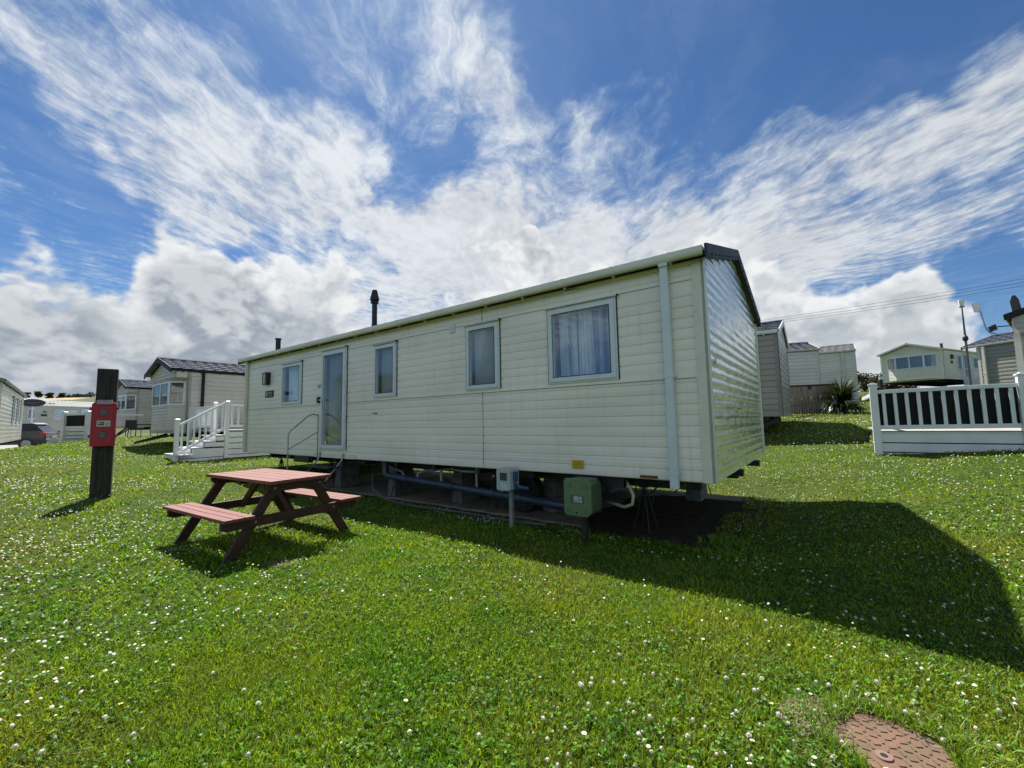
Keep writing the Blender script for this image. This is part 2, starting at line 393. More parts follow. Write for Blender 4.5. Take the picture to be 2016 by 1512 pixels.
def gpt(x, y, dz=0): return Vector((x, y, gz(x, y) + dz))
def gat(px, py, y0=.8, y1=60):    # where the sight line meets the ground
    d = ray(px, py); ys = np.linspace(y0, y1, 1500); xs = d.x / d.y * ys; zs = d.z / d.y * ys + K; g = ground_np(xs, ys)
    i = np.argmax(zs < g); return Vector((xs[i], ys[i], g[i]))

def lawn_mat():
    m = bpy.data.materials.new('lawn_turf'); m.use_nodes = True; T = NT(m.node_tree); T.n.clear()
    pos = T.node('ShaderNodeNewGeometry').outputs['Position']
    a = T.noise(pos, .35, 4, .6); b_ = T.noise(pos, 14, 5, .7); c_ = T.noise(pos, 2.2, 4, .6)
    c = T.mix(T.ss(a, .35, .65), (.058, .110, .006), (.098, .122, .012))
    c = T.mix(T.ss(c_, .4, .75), c, (.050, .085, .012))
    c = T.mix(T.ss(b_, .35, .75), c, (.022, .035, .008))
    b = T.node('ShaderNodeBsdfPrincipled'); T.put(b.inputs['Base Color'], c); b.inputs['Roughness'].default_value = .85; b.inputs['Specular IOR Level'].default_value = .2
    bn = T.node('ShaderNodeBump'); bn.inputs['Distance'].default_value = .05; bn.inputs['Strength'].default_value = 1; T.put(bn.inputs['Height'], T.noise(pos, 22, 5, .75)); T.l.new(bn.outputs[0], b.inputs['Normal'])
    o = T.node('ShaderNodeOutputMaterial'); T.l.new(b.outputs[0], o.inputs[0]); return m
def grid_axis(lo, hi, c0, c1, fine, grow=1.16):
    a = list(np.arange(c0, c1, fine)); st = fine; x = a[-1]
    while x < hi: st *= grow; x += st; a.append(x)
    st = fine; x = a[0]; b = []
    while x > lo: st *= grow; x -= st; b.append(x)
    return np.array(b[::-1] + a)
gx = grid_axis(-900, 900, -14, 12, .22); gy = grid_axis(-500, 1100, -2, 18, .22)
XX, YY = np.meshgrid(gx, gy); ZZ = ground_np(XX, YY)
nx, ny = len(gx), len(gy)
vv = np.c_[XX.ravel(), YY.ravel(), ZZ.ravel()]
ii = np.arange(nx - 1)[None, :] + (np.arange(ny - 1) * nx)[:, None]; ii = ii.ravel()
def np_mesh(name, verts, loops, totals, m, smooth=False, attr=None):
    me = bpy.data.meshes.new(name); me.vertices.add(len(verts)); me.vertices.foreach_set('co', np.ascontiguousarray(verts, np.float32).ravel())
    me.loops.add(len(loops)); me.loops.foreach_set('vertex_index', np.ascontiguousarray(loops, np.int32))
    me.polygons.add(len(totals)); st = np.r_[0, np.cumsum(totals)[:-1]]
    me.polygons.foreach_set('loop_start', st.astype(np.int32)); me.polygons.foreach_set('loop_total', np.asarray(totals, np.int32))
    me.update(calc_edges=True); me.validate()
    if smooth: me.shade_smooth()
    if attr is not None:
        at_ = me.attributes.new('rnd', 'FLOAT', 'POINT'); at_.data.foreach_set('value', attr.astype(np.float32))
    me.materials.append(m); o = bpy.data.objects.new(name, me); COL.objects.link(o); return o
lawn = np_mesh('ground', vv, np.c_[ii, ii + 1, ii + nx + 1, ii + nx].ravel(), np.full(len(ii), 4), lawn_mat(), smooth=True)
struct(lawn, 'grass covered ground of the holiday park')

# ------------------------------------------------------------------ grass, as real blades thinning with distance
MAN = gat(1758, 1478); MAN_R = .205
def lawn_ok(x, y):
    lx = (x - CC.x) * AV.x + (y - CC.y) * AV.y; ly = (x - CC.x) * BV.x + (y - CC.y) * BV.y
    edge = .05 * np.sin(lx * 5) + .04 * np.sin(lx * 13 + 1)
    e1 = .30 * (vnoise(x, y, 4.0, 31) - .35)                    # turf creeping over the edge of the base
    slab = (lx > -8.9) & (lx < -.02 - .06 * np.clip(ly - .5, 0, 4) + edge - e1) & (ly > .45 + edge + .05 + e1 * .6) & (ly < 3.66 - edge)
    dark = (lx > -8.5) & (lx < -.3) & (ly > .25 + e1 * .5) & (ly < 3.5)
    man = np.hypot(x - MAN.x, y - MAN.y) < MAN_R * (.90 + .07 * np.sin(5 * np.arctan2(y - MAN.y, x - MAN.x) + 1))
    road = road_mask(x, y)
    return ~(slab | dark | man | road)
def road_mask(x, y): return (x < -20.3 - .15 * (y - 17)) & (y > 14)
def scatter(n, rmin, rmax, power, half=R(68)):
    # polar sampling about the camera: density ~ r^-power
    u = RNG.random(n); k = 2 - power
    r = (rmin ** k + u * (rmax ** k - rmin ** k)) ** (1 / k) if abs(k) > 1e-6 else rmin * (rmax / rmin) ** u
    th = (RNG.random(n) * 2 - 1) * half
    return r * np.sin(th), r * np.cos(th), r
def vnoise(x, y, s, seed=0):
    # cheap smooth value noise
    x = x * s + seed * 17.3; y = y * s - seed * 9.1
    xi = np.floor(x).astype(int); yi = np.floor(y).astype(int); fx = x - xi; fy = y - yi; fx = fx * fx * (3 - 2 * fx); fy = fy * fy * (3 - 2 * fy)
    def h(i, j):
        t = np.sin(i * 127.1 + j * 311.7 + seed * 74.7) * 43758.5453; return t - np.floor(t)
    return (h(xi, yi) * (1 - fx) + h(xi + 1, yi) * fx) * (1 - fy) + (h(xi, yi + 1) * (1 - fx) + h(xi + 1, yi + 1) * fx) * fy
def make_grass():
    parts = []
    x1, y1, r1 = scatter(int(215000 * DENS), .55, 3.2, .15, R(78))
    x2, y2, r2 = scatter(int(450000 * DENS), 3.2, 34, 2.0)
    x = np.r_[x1, x2]; y = np.r_[y1, y2]; r = np.r_[r1, r2]
    ok = lawn_ok(x, y) & (y > .1); x, y, r = x[ok], y[ok], r[ok]; n = len(x); z = ground_np(x, y)
    patch = vnoise(x, y, 1.3, 1) * .6 + vnoise(x, y, 4.5, 2) * .4
    lush = np.clip(1 - np.hypot(x + .2, y - 3.5) / 8, .35, 1)
    lx = (x - CC.x) * AV.x + (y - CC.y) * AV.y; ly = (x - CC.x) * BV.x + (y - CC.y) * BV.y
    z = np.where((lx > -8.9) & (lx < .16) & (ly > .42) & (ly < 3.66), np.maximum(z, K + SLAB_Z + .004), z)
    h = (.017 + .031 * RNG.random(n) ** 1.6) * (.55 + .9 * patch) * (.65 + .45 * lush)
    lx = (x - CC.x) * AV.x + (y - CC.y) * AV.y; ly = (x - CC.x) * BV.x + (y - CC.y) * BV.y
    fringe = (ly > .15) & (ly < .55) & (lx > -9) & (lx < .3)
    tab = (np.hypot(x + 2.7, y - 4.9) < .8)
    for fx_, fy_, fr_ in FRINGE: tab |= np.hypot(x - fx_, y - fy_) < fr_ * (.7 + .5 * patch)
    h = np.where(fringe | tab, h * 1.8, h)
    wd = .0024 * np.maximum(1, r / 2.6) * (.7 + .6 * RNG.random(n))
    a = RNG.random(n) * 2 * np.pi; lean = (.15 + .9 * RNG.random(n)) * h; la = RNG.random(n) * 2 * np.pi
    cx, cy = np.cos(a) * wd, np.sin(a) * wd; dx, dy = np.cos(la) * lean, np.sin(la) * lean
    b = z - .004
    V = np.empty((n, 5, 3))
    V[:, 0] = np.c_[x - cx, y - cy, b]; V[:, 1] = np.c_[x + cx, y + cy, b]
    V[:, 2] = np.c_[x + cx * .8 + dx * .4, y + cy * .8 + dy * .4, b + h * .6]; V[:, 3] = np.c_[x - cx * .8 + dx * .4, y - cy * .8 + dy * .4, b + h * .6]
    V[:, 4] = np.c_[x + dx, y + dy, b + h * (1 - .25 * RNG.random(n))]
    base = np.arange(n) * 5
    loops = np.c_[base, base + 1, base + 2, base + 3, base + 3, base + 2, base + 4].ravel()
    tot = np.tile([4, 3], n)
    rnd = np.clip(RNG.random(n) * .8 + .25 * (patch - .5) + .1, 0, .93); rnd = np.where(RNG.random(n) < .05 / np.maximum(1, r / 2.5), 1.0, rnd)
    g = np_mesh('grass', V.reshape(-1, 3), loops, tot, GRASS, attr=np.repeat(rnd, 5))
    tag(g, 'short green lawn grass with clover around the holiday homes', 'grass', kind='stuff')
    # clover leaves, three round leaflets on each stalk
    x, y, r = scatter(int(105000 * DENS), .6, 17, 1.25); pn = vnoise(x, y, 1.1, 5) * .6 + vnoise(x, y, 3.1, 6) * .4
    ok = lawn_ok(x, y) & (pn + .16 * RNG.random(len(x)) > .46) & (RNG.random(len(x)) < np.clip(1.3 - r / 6.5, .0, 1)) & (y > .1); x, y, r = x[ok], y[ok], r[ok]; n = len(x); z = ground_np(x, y) + .014 + .028 * RNG.random(n)
    Vs = []; a0 = RNG.random(n) * 6.283
    for k in range(3):
        a = a0 + k * 2.094; s = (.0034 + .0026 * RNG.random(n)) * np.maximum(1, r / 3.0); cx = x + np.cos(a) * s * 1.05; cy = y + np.sin(a) * s * 1.05; cz = z + .002 * RNG.random(n)
        tx = (RNG.random(n) - .5) * 1.6; ty = (RNG.random(n) - .5) * 1.6
        for j in range(6):
            q = j * 1.0472; ox = np.cos(q) * s; oy = np.sin(q) * s
            Vs.append(np.c_[cx + ox, cy + oy, cz + ox * tx + oy * ty])
    V = np.stack(Vs, 1)
    base = (np.arange(n)[:, None] * 18 + np.arange(18)[None, :]).ravel()
    c = np_mesh('clover', V.reshape(-1, 3), base, np.full(n * 3, 6), CLOVER, attr=np.repeat(np.clip(RNG.random(n), 0, .85), 18))
    tag(c, 'dark green clover leaves growing low among the grass', 'clover', kind='stuff')
DENS = 1.0
FRINGE = [(-5.9, 6.2, .28), (.02, 5.25, .22), (.82, 5.0, .28), (-2.79, 4.2, .14), (-2.07, 5.29, .14), (-8.4, 12.3, .4), (-9.0, 11.3, .4), (MAN.x, MAN.y, .27)] + [(6.9 + .8 * q, 8.05 - .6 * q, .2) for q in np.arange(0, 3.8, .15)]
GRASS = foliage_mat('grass_blade', (.094, .230, .004), (.215, .305, .007), .42, .45, 1.9, 'rnd', .45, (.225, .250, .026))
CLOVER = foliage_mat('clover_leaf', (.050, .165, .008), (.100, .215, .010), .35, .5, 4.0, 'rnd', .28)
make_grass()

# ------------------------------------------------------------------ holiday homes (static caravans)
class Home:
    """local x runs along the long side (0 = near gable, -L = far gable), y across (0..W), z=0 underside of the cladding"""
    def __init__(s, name, label, loc, rotz, L, W, H=2.2, rise=.52, side=CREAM, endm=None, trim=CREAM2, roof=TILE, fascia=TILE, gutter=GUTM, group=None,
                 pitch=.11, over=(.06, .35), groundz=None, cat='holiday home', rz=.10):
        s.rz = rz
        s.L, s.W, s.H, s.rise = L, W, H, rise; s.trim = trim; s.gm = gutter; s.fm = fascia
        s.zb = loc[2] - groundz if groundz is not None else .5
        s.t = thing(name, label, cat, (loc[0], loc[1], loc[2] - s.zb), rotz, group)
        s.side, s.endm, s.roof, s.pitch, s.over = side, endm or side, roof, pitch, over
        s.holes = {'F': [], 'B': [], 'E': [], 'G': []}
    def xf(s, face):
        L, W, zb = s.L, s.W, s.zb
        return {'F': lambda u, o, z: (-u, -o, z + zb), 'B': lambda u, o, z: (-u, W + o, z + zb),
                'E': lambda u, o, z: (o, u, z + zb), 'G': lambda u, o, z: (-L - o, u, z + zb)}[face]
    def M(s, face='F'): return MB(s.xf(face))
    def Lc(s): return MB(lambda x, y, z: (x, y, z + s.zb))
    def wall(s, face, style='plank', amp=.006, name=None):
        """siding with real relief; leaves the window openings out"""
        W_ = s.L if face in 'FB' else s.W; p = s.pitch
        top = s.H if face in 'FB' else s.H + s.rise
        zs = []; z = 0.0
        while z < top - 1e-6:
            if style == 'plank': zs += [(z, -amp), (z + .10 * p, amp * .15), (z + .5 * p, amp * .5), (z + .90 * p, amp * .1), (z + p - .002, -amp)]
            elif style == 'lap': zs += [(z, amp), (z + p * .93, -amp * .2), (z + p - .001, -amp * .6)]
            else: zs += [(z + p * t, amp * (math.cos(2 * math.pi * t))) for t in (0, .125, .25, .375, .5, .625, .75, .875)]
            z += p
        holes = s.holes[face]
        zs = [(min(z, top), o) for z, o in zs if z < top] + [(top, 0)]
        ex = sorted({round(h[2], 4) for h in holes} | {round(h[3], 4) for h in holes})
        for e in ex:
            zs = [q for q in zs if abs(q[0] - e) > .006]; zs.append((e, 0.0))
        if face in 'EG': zs = [q for q in zs if abs(q[0] - s.H) > .006] + [(s.H, 0.0)]
        zs.sort()
        us = sorted({0.0, W_} | {h[0] for h in holes} | {h[1] for h in holes})
        if face in 'EG': us = sorted(set(us) | {W_ * k / 12 for k in range(13)})
        m = s.M(face)
        def lim(z):
            if face in 'FB' or z <= s.H: return 0, W_
            d = (z - s.H) / s.rise * W_ / 2; return d, W_ - d
        for (z0, o0), (z1, o1) in zip(zs, zs[1:]):
            if z1 - z0 < 1e-5: continue
            for u0, u1 in zip(us, us[1:]):
                if any(h[0] - 1e-4 <= u0 and u1 <= h[1] + 1e-4 and h[2] - 1e-4 <= z0 and z1 <= h[3] + 1e-4 for h in holes): continue
                a0, b0 = lim(z0); a1, b1 = lim(z1)
                q = [(min(max(u0, a0), b0), o0, z0), (min(max(u1, a0), b0), o0, z0), (min(max(u1, a1), b1), o1, z1), (min(max(u0, a1), b1), o1, z1)]
                if abs(q[0][0] - q[1][0]) < 1e-5 and abs(q[2][0] - q[3][0]) < 1e-5: continue
                m.add(q, [(0, 1, 2, 3)])
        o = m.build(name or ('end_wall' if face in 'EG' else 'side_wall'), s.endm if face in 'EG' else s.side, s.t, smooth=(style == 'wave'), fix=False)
        return o
    def shell(s, style='plank', endstyle='plank', amp=.006, endamp=.006, faces='FBEG'):
        for f in faces: s.wall(f, endstyle if f in 'EG' else style, endamp if f in 'EG' else amp)
        L, W, H = s.L, s.W, s.H
        m = s.Lc(); m.box(-L + .01, -.01, .01, W - .01, .004, .03); m.build('floor', DARK, s.t)
    def corners(s, w=.085, t=.012, faces=None):
        L, W, H = s.L, s.W, s.H; m = s.Lc()
        for x, sx in ((0, 1), (-L, -1)):
            for y, sy in ((0, -1), (W, 1)):
                xa, xb = (x - w, x + t) if sx > 0 else (x - t, x + w)
                ya, yb = (y - t, y + w) if sy < 0 else (y - w, y + t)
                m.box(xa, xb, ya, ya + (2 * t) if sy < 0 else yb, 0, H) if sy < 0 else m.box(xa, xb, yb - 2 * t, yb, 0, H)
                if sx > 0: m.box(xb - 2 * t, xb - .0005, min(ya, y), max(yb, y), -.002, H - .002)
                else: m.box(xa + .0005, xa + 2 * t, min(ya, y), max(yb, y), -.002, H - .002)
        m.build('corner_trim', s.trim, s.t, each=2)
    def roofing(s, tiles=True, th=.05, eave=.10, ribs=.33, ridge=True):
        L, W, H, rise = s.L, s.W, s.H, s.rise; ov0, ov1 = s.over
        sl = rise / (W / 2); x0, x1 = -L - ov1, ov0
        m = s.Lc()
        for sy in (0, 1):
            n = max(2, int(round((x1 - x0) / (ribs / 4)))) if tiles else 1
            rows = 5 if tiles else 1
            prof = []
            for i in range(n + 1):
                x = x0 + (x1 - x0) * i / n
                wv = (.018 * (1 if (i % 4) in (1, 2) else 0)) if tiles else 0
                prof.append((x, wv))
            vs = []; fs = []
            lev = []
            for r in range(rows):
                ya = -eave + (W / 2 + eave) * r / rows; yb = -eave + (W / 2 + eave) * (r + 1) / rows
                lev += [(ya, .022 if tiles else 0), (yb, 0.0)]
            for (y, dz) in lev:
                for (x, wv) in prof:
                    z = H + s.rz + sl * y + dz + wv
                    vs.append((x, y if sy == 0 else W - y, z))
            k = n + 1
            for r in range(len(lev) - 1):
                for i in range(n): fs.append((r * k + i, r * k + i + 1, (r + 1) * k + i + 1, (r + 1) * k + i))
            m.add(vs, fs)
            # underside
            zz = H + s.rz - .045
            q = [(x0, -eave, zz - sl * eave), (x1, -eave, zz - sl * eave), (x1, W / 2, zz + rise), (x0, W / 2, zz + rise)]
            if sy: q = [(a, W - b, c) for a, b, c in q]
            m.add(q, [(0, 1, 2, 3)])
        rf = m.build('roof', s.roof, s.t, fix=False)
        if ridge:
            m = s.Lc(); z = H + s.rz + rise + .028
            m.prism([(W / 2 - .13, z - .13 * sl + .012), (W / 2, z + .03), (W / 2 + .13, z - .13 * sl + .012), (W / 2, z - .02)], 'x', x0 - .01, x1 + .01)
            m.build('ridge_cap', s.roof, rf)
        return rf
    def fascias(s, depth=.15, bolts=False, m_=None):
        L, W, H, rise = s.L, s.W, s.H, s.rise; ov0, ov1 = s.over; sl = rise / (W / 2)
        for x in (ov0, -L - ov1 - .022):
            m = s.Lc(); e = .10
            zt = H + .135
            m.prism([(-e, zt - sl * e), (W / 2, zt + rise), (W + e, zt - sl * e), (W + e, zt - sl * e - depth), (W / 2, zt + rise - depth), (-e, zt - sl * e - depth)], 'x', x, x + .022)
            fo = m.build('fascia', m_ or s.fm, s.t)
            if bolts and x > -1:
                b = s.Lc()
                for k in range(9):
                    y = .12 + k * .21
                    for yy in (y, W - y):
                        zc = H + .135 + sl * (yy if yy < W / 2 else W - yy) - depth + .03
                        b.tube([(x + .02, yy, zc), (x + .032, yy, zc)], .011, 8)
                b.build('bolt', DARK, fo, each=1)
    def gutter(s, face='F', r=.054, brack=.62, stub=0.0, y_out=.055):
        L, W, H = s.L, s.W, s.H; ov0, ov1 = s.over; n = 8
        m = s.M(face); u0, u1 = -ov0 + .02, L + ov1 - .02
        prof = [(-r, .0), (-r, -.035)] + [(r * math.cos(a), -.035 + r * math.sin(a)) for a in [math.pi + math.pi * k / n for k in range(1, n)]] + [(r, -.035), (r, .0), (r - .012, .0), (-r + .012, .0)]
        zc = H + .095
        if face in 'FB':
            m.prism([(y_out + a, zc + b) for a, b in prof], 'x', u0, u1)
        g = m.build('gutter', s.gm, s.t, smooth=35)
        b = s.M(face); u = u0 + .3
        while u < u1:
            b.prism([(y_out + a * 1.09, zc + .002 + b_ * 1.07) for a, b_ in prof], 'x', u, u + .035)
            b.box(u + .005, u + .03, 0, .05, zc - .12, zc - .06)
            u += brack
        b.build('gutter_bracket', s.gm, g, each=2)
    def downpipe(s, face, u, w=.068, m_=WHITE, z0=-.05, z1=None, o=.045, lab=None):
        z1 = z1 or s.H + .05
        m = s.M(face); m.box(u - w / 2, u + w / 2, o - w * .38, o + w * .5, z0, z1)
        p = m.build('downpipe', m_, s.t, bevel=.006)
        m = s.M(face)
        for z in (.08, 1.05, z1 - .05):
            if z < z1 and z > z0: m.box(u - w / 2 - .006, u + w / 2 + .006, .012, o + w * .5 + .005, z - .018, z + .018); m.box(u - w / 2 - .03, u + w / 2 + .03, .008, .018, z - .012, z + .012)
        m.build('pipe_clip', m_, p, each=2)
    def window(s, face, u0, u1, z0, z1, fr=.055, m_=WHITE, glass=None, curtain=None, drip=True, hole=True, bars=(), proud=.035, blind=None, label=None, name='window', sash=True, deep=.05):
        if hole: s.holes[face].append((u0 + .02, u1 - .02, z0 + .02, z1 - .02))
        m = s.M(face)
        def ring(a0, a1, b0, b1, w, o0, o1):
            m.box(a0, a1, o0, o1, b0, b0 + w); m.box(a0, a1, o0, o1, b1 - w, b1); m.box(a0, a0 + w, o0 + .0004, o1 - .0004, b0 + w, b1 - w); m.box(a1 - w, a1, o0 + .0004, o1 - .0004, b0 + w, b1 - w)
        ring(u0, u1, z0, z1, fr * .55, -deep, proud * .55)
        if sash: ring(u0 + fr * .30, u1 - fr * .30, z0 + fr * .30, z1 - fr * .30, fr * .95, -deep * .5, proud)
        cols = [u0 + fr * .6] + [u0 + (u1 - u0) * b for b in bars] + [u1 - fr * .6]
        for b in cols[1:-1]: m.box(b - fr * .4, b + fr * .4, -deep * .5, proud - .001, z0 + fr, z1 - fr)
        wo = m.build(name, m_, s.t, bevel=.004 if s.zb < 9 else 0, label=label)
        i = fr * 1.2 if sash else fr * .5
        g = s.M(face); g.add([(u0 + i, proud * .35, z0 + i), (u1 - i, proud * .35, z0 + i), (u1 - i, proud * .35, z1 - i), (u0 + i, proud * .35, z1 - i)], [(0, 1, 2, 3)])
        g.build('pane', glass or GLASS, wo, fix=False)
        gk = s.M(face); j = i - .008
        for a in ((u0 + j, u1 - j, z0 + j, z0 + j + .010), (u0 + j, u1 - j, z1 - j - .010, z1 - j), (u0 + j, u0 + j + .010, z0 + j, z1 - j), (u1 - j - .010, u1 - j, z0 + j, z1 - j)):
            gk.box(a[0], a[1], proud * .3, proud * .99 + .0015, a[2], a[3])
        gk.build('gasket', BLACK, wo)
        if drip:
            d = s.M(face); d.prism([(-.0, z1 + .028), (proud + .022, z1 + .008), (proud + .022, z1 + .001), (0, z1 + .001)], 'x', u0 - .025, u1 + .025) ; d.build('drip_rail', CREAM2 if drip is True else drip, wo)
            e = s.M(face); e.box(u0 - .03, u0 - .026, .0, proud + .03, z1 + .0, z1 + .02); e.box(u0 - .012, u0 - .001, 0, .012, z0, z1); e.box(u1 + .001, u1 + .008, 0, .012, z0, z1); e.build('seal', BLACK, wo, each=1)
        if blind:
            b = s.M(face); b.box(u0 + i, u1 - i, -.19 if curtain else -.09, -.185 if curtain else -.085, z0 + i, z1 - i); b.build('blind', blind, wo)
        if curtain:
            c = s.M(face); rr = random.Random(int(u0 * 100))
            for (c0, c1, gather) in curtain:
                n = 90; vs = []; fs = []; ph = [rr.random() * 6 for _ in range(4)]
                for k in range(n + 1):
                    t = k / n
                    o = -.12 + .028 * math.sin(t * 34 + ph[0] + 1.2 * math.sin(t * 9)) + .014 * math.sin(t * 71 + ph[1])
                    for zt in (0, .5, 1):
                        uu = c0 + (c1 - c0) * (t + gather * (1 - zt) * (t - .5) * .5)
                        vs.append((uu, o * (1.2 - .2 * zt), z0 + .02 + (z1 - z0 - .04) * zt))
                for k in range(n):
                    for r in range(2): fs.append((k * 3 + r, (k + 1) * 3 + r, (k + 1) * 3 + r + 1, k * 3 + r + 1))
                c.add(vs, fs)
            c.build('curtain', CURT, wo, smooth=True, fix=False)
        return wo
    def room(s, u0=.15, u1=None, depth=2.2):
        m = s.M('F'); u1 = u1 or s.L - .15
        m.add([(u0, -depth, .05), (u1, -depth, .05), (u1, -depth, s.H), (u0, -depth, s.H)], [(0, 1, 2, 3)])
        m.add([(u0, -depth, .06), (u1, -depth, .06), (u1, -.15, .06), (u0, -.15, .06)], [(0, 1, 2, 3)])
        m.add([(u0, -depth, s.H), (u1, -depth, s.H), (u1, -.02, s.H), (u0, -.02, s.H)], [(0, 1, 2, 3)])
        m.build('inner_wall', INT, s.t, fix=False)
    def under(s, legs=True, drop=None, draw=True):
        """chassis rails, axle stands"""
        L, W = s.L, s.W; d = drop or s.zb - .03
        m = s.Lc()
        for y in (.55, W - .55): m.box(-L + .3, -.25, y - .04, y + .04, -.16, -.002)
        for k in range(int(L / .9)):
            x = -.35 - k * .9; m.box(x - .025, x + .025, .08, W - .08, -.09, -.003)
        ch = m.build('chassis', DARK, s.t)
        if legs:
            for x in [-.88 - k * (L - 1.6) / 4 for k in range(5)]:
                for y in (.55, W - .55):
                    q = s.Lc()
                    for a in range(4):
                        an = a * math.pi / 2 + .6
                        q.tube([(x + .02 * math.cos(an), y + .02 * math.sin(an), -.2), (x + .14 * math.cos(an), y + .14 * math.sin(an), -d)], .008, 6)
                    q.tube([(x, y, -.17), (x, y, -.45 * d - .1)], .014, 8); q.box(x - .05, x + .05, y - .05, y + .05, -.172, -.161)
                    q.build('axle_stand', DARK, ch)
        return ch
    def flue(s, x, y, h=.5, r=.06, cowl=True, name='flue'):
        sl = s.rise / (s.W / 2); z = s.H + .1 + sl * min(y, s.W - y)
        m = s.Lc()
        if cowl: prof = [(r * 1.5, z - .08), (r * 1.4, z + .03), (r * 1.1, z + .06), (r * 1.1, z + .17), (r, z + .18), (r, z + h - .30), (r * 1.55, z + h - .29), (r * 1.55, z + h - .265), (r * 1.15, z + h - .26), (r * 1.8, z + h - .22), (r * 1.75, z + h - .19), (r * 1.0, z + h - .02), (r * 1.0, z + h - .01), (r * .95, z + h)]
        else: prof = [(r * 1.5, z - .08), (r * 1.3, z + .04), (r, z + .05), (r, z + h - .035), (r * 1.25, z + h - .034), (r * 1.25, z + h)]
        m.lathe(prof, x, y, 18); return m.build(name, BLACK, s.t, smooth=40)
    def alarm(s, face, u, z, w=.1, h=.13, m_=WHITE):
        m = s.M(face)
        m.box(u - w / 2, u + w / 2, 0, .012, z, z + h)
        for k in range(3): m.box(u - w / 2 + .008, u + w / 2 - .008, .012, .024, z + .012 + k * h * .32, z + .012 + k * h * .32 + h * .24)
        m.build('vent_cover', m_, s.t, bevel=.003)
    def wall_lamp(s, face, u, z, h=.3, w=.13):
        m = s.M(face); m.box(u - w / 2, u + w / 2, 0, .02, z, z + h)
        for a in (-w / 2, -w / 6 - .008, w / 2 - .015): m.box(u + a, u + a + .015, .02, .1, z, z + h)
        m.box(u - w / 2, u + w / 2, .02, .1, z, z + .014); m.box(u - w / 2, u + w / 2, .02, .1, z + h - .014, z + h)
        l = m.build('wall_lamp', BLACK, s.t)
        g = s.M(face); g.box(u - w / 2 + .018, u + w / 2 - .018, .03, .09, z + .016, z + h - .016); g.build('lamp_glass', mat('lamp_cream_glass', (.55, .53, .42), .25), l)
    def plate(s, face, u0, u1, z0, z1, m_=BLACK, name='name_plate'):
        m = s.M(face); m.box(u0, u1, .001, .016, z0, z1); return m.build(name, m_, s.t, bevel=.003)

# ---- the big cream home in the middle
MAINZ = K - .622
H1 = Home('holiday_home', 'long cream holiday home raised on stands in front, with black flue and white door', (CC.x, CC.y, MAINZ), CROT, 10.56, 3.84, 2.2, .55,
          groundz=K + SLAB_Z, over=(.05, .30), pitch=.1085, side=siding_mat('cream_siding_main', (.84, .775, .695), .34, .6, dirt=.42),
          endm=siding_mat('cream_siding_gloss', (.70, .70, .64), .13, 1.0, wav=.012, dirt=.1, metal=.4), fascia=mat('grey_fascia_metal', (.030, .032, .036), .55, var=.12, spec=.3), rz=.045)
WM = mat('window_frame_white', (.66, .70, .76), .3, var=.05)
BLIND = mat('frosted_blind', (.42, .44, .44), .9, var=.1)
FROST = glass_mat('frosted_glass', (.75, .8, .8), .04, .10, (.74, .78, .78), .18)
GLASS2 = glass_mat('window_glass_soft', refl=.08, back=(.8, .86, .92), fm=.12)
H1.window('F', .905, 1.80, 1.06, 1.985, .068, WM, blind=mat('painted_sky_blue', (.26, .44, .82), .9, var=.2, vscale=3, stretch=(14, 14, .3)), curtain=[(1.685, 1.60, 0), (1.52, 1.475, 0), (1.43, 1.26, .6), (1.17, 1.13, 0), (1.06, .97, .2)], label='wide window with white net curtains')  # backing behind the curtains has reflected sky blue painted into its colour
H1.window('F', 2.56, 3.17, 1.06, 1.98, .066, WM, blind=BLIND, glass=FROST, label='narrow frosted window beside the square vent')
H1.window('F', 4.73, 5.34, 1.06, 1.97, .066, WM, blind=BLIND, glass=FROST, label='narrow frosted window right of the door')
H1.window('F', 7.83, 8.70, 1.06, 1.955, .066, WM, curtain=[(8.68, 7.9, .1)], glass=GLASS2, blind=mat('lace_dark', (.10, .12, .17), .9, var=.4, vscale=9), label='lace curtained window left of the door')
# door
D0, D1 = 6.17, 7.04
dr = H1.window('F', D0, D1, .15, 2.06, .085, WM, glass=FROST, name='door', drip=CREAM2, proud=.045, blind=mat('door_obscure', (.30, .30, .28), .8, var=.2, vscale=2), label='white door with one tall obscured glass pane')
m = H1.M('F')
for z in (.32, .75, 1.2, 1.75): m.tube([(D0 - .006, .05, z - .045), (D0 - .006, .05, z + .045)], .014, 8)
m.build('hinge', WM, dr, each=1)
m = H1.M('F'); m.box(D1 - .075, D1 - .045, .045, .055, .94, 1.16); m.box(D1 - .17, D1 - .05, .075, .09, 1.09, 1.112); m.box(D1 - .068, D1 - .05, .05, .09, 1.09, 1.112); m.build('handle', CHROME, dr, bevel=.003)
m = H1.M('F'); m.box(D1 + .03, D1 + .12, .002, .05, 1.05, 1.17); m.build('lock_box', BLACK, H1.t, bevel=.006)
m = H1.M('F'); m.box(D1 + .05, D1 + .17, .001, .004, 1.35, 1.42); st = m.build('sticker', mat('sticker_blue', (.25, .42, .5), .4), H1.t)
m = H1.M('F'); m.box(D1 - .21, D1 - .14, .0185, .020, .26, .32); m.build('door_sticker', mat('sticker_cream', (.6, .6, .45), .5), dr)
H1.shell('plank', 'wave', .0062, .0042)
H1.room()
H1.corners(.10, .013)
H1.roofing(tiles=True)
H1.fascias(.14, bolts=True)
H1.gutter('F'); H1.gutter('B')
H1.downpipe('F', .355, .078, z0=-.07, z1=2.24)
H1.downpipe('F', 10.47, .062, m_=CREAM2, z0=-.0, z1=2.2)
H1.alarm('F', 3.44, 1.93, .11, .135)
m = H1.M('F'); m.box(1.37, 1.56, .003, .03, 2.135, 2.165); m.build('trickle_vent', CREAM2, H1.t, bevel=.004)
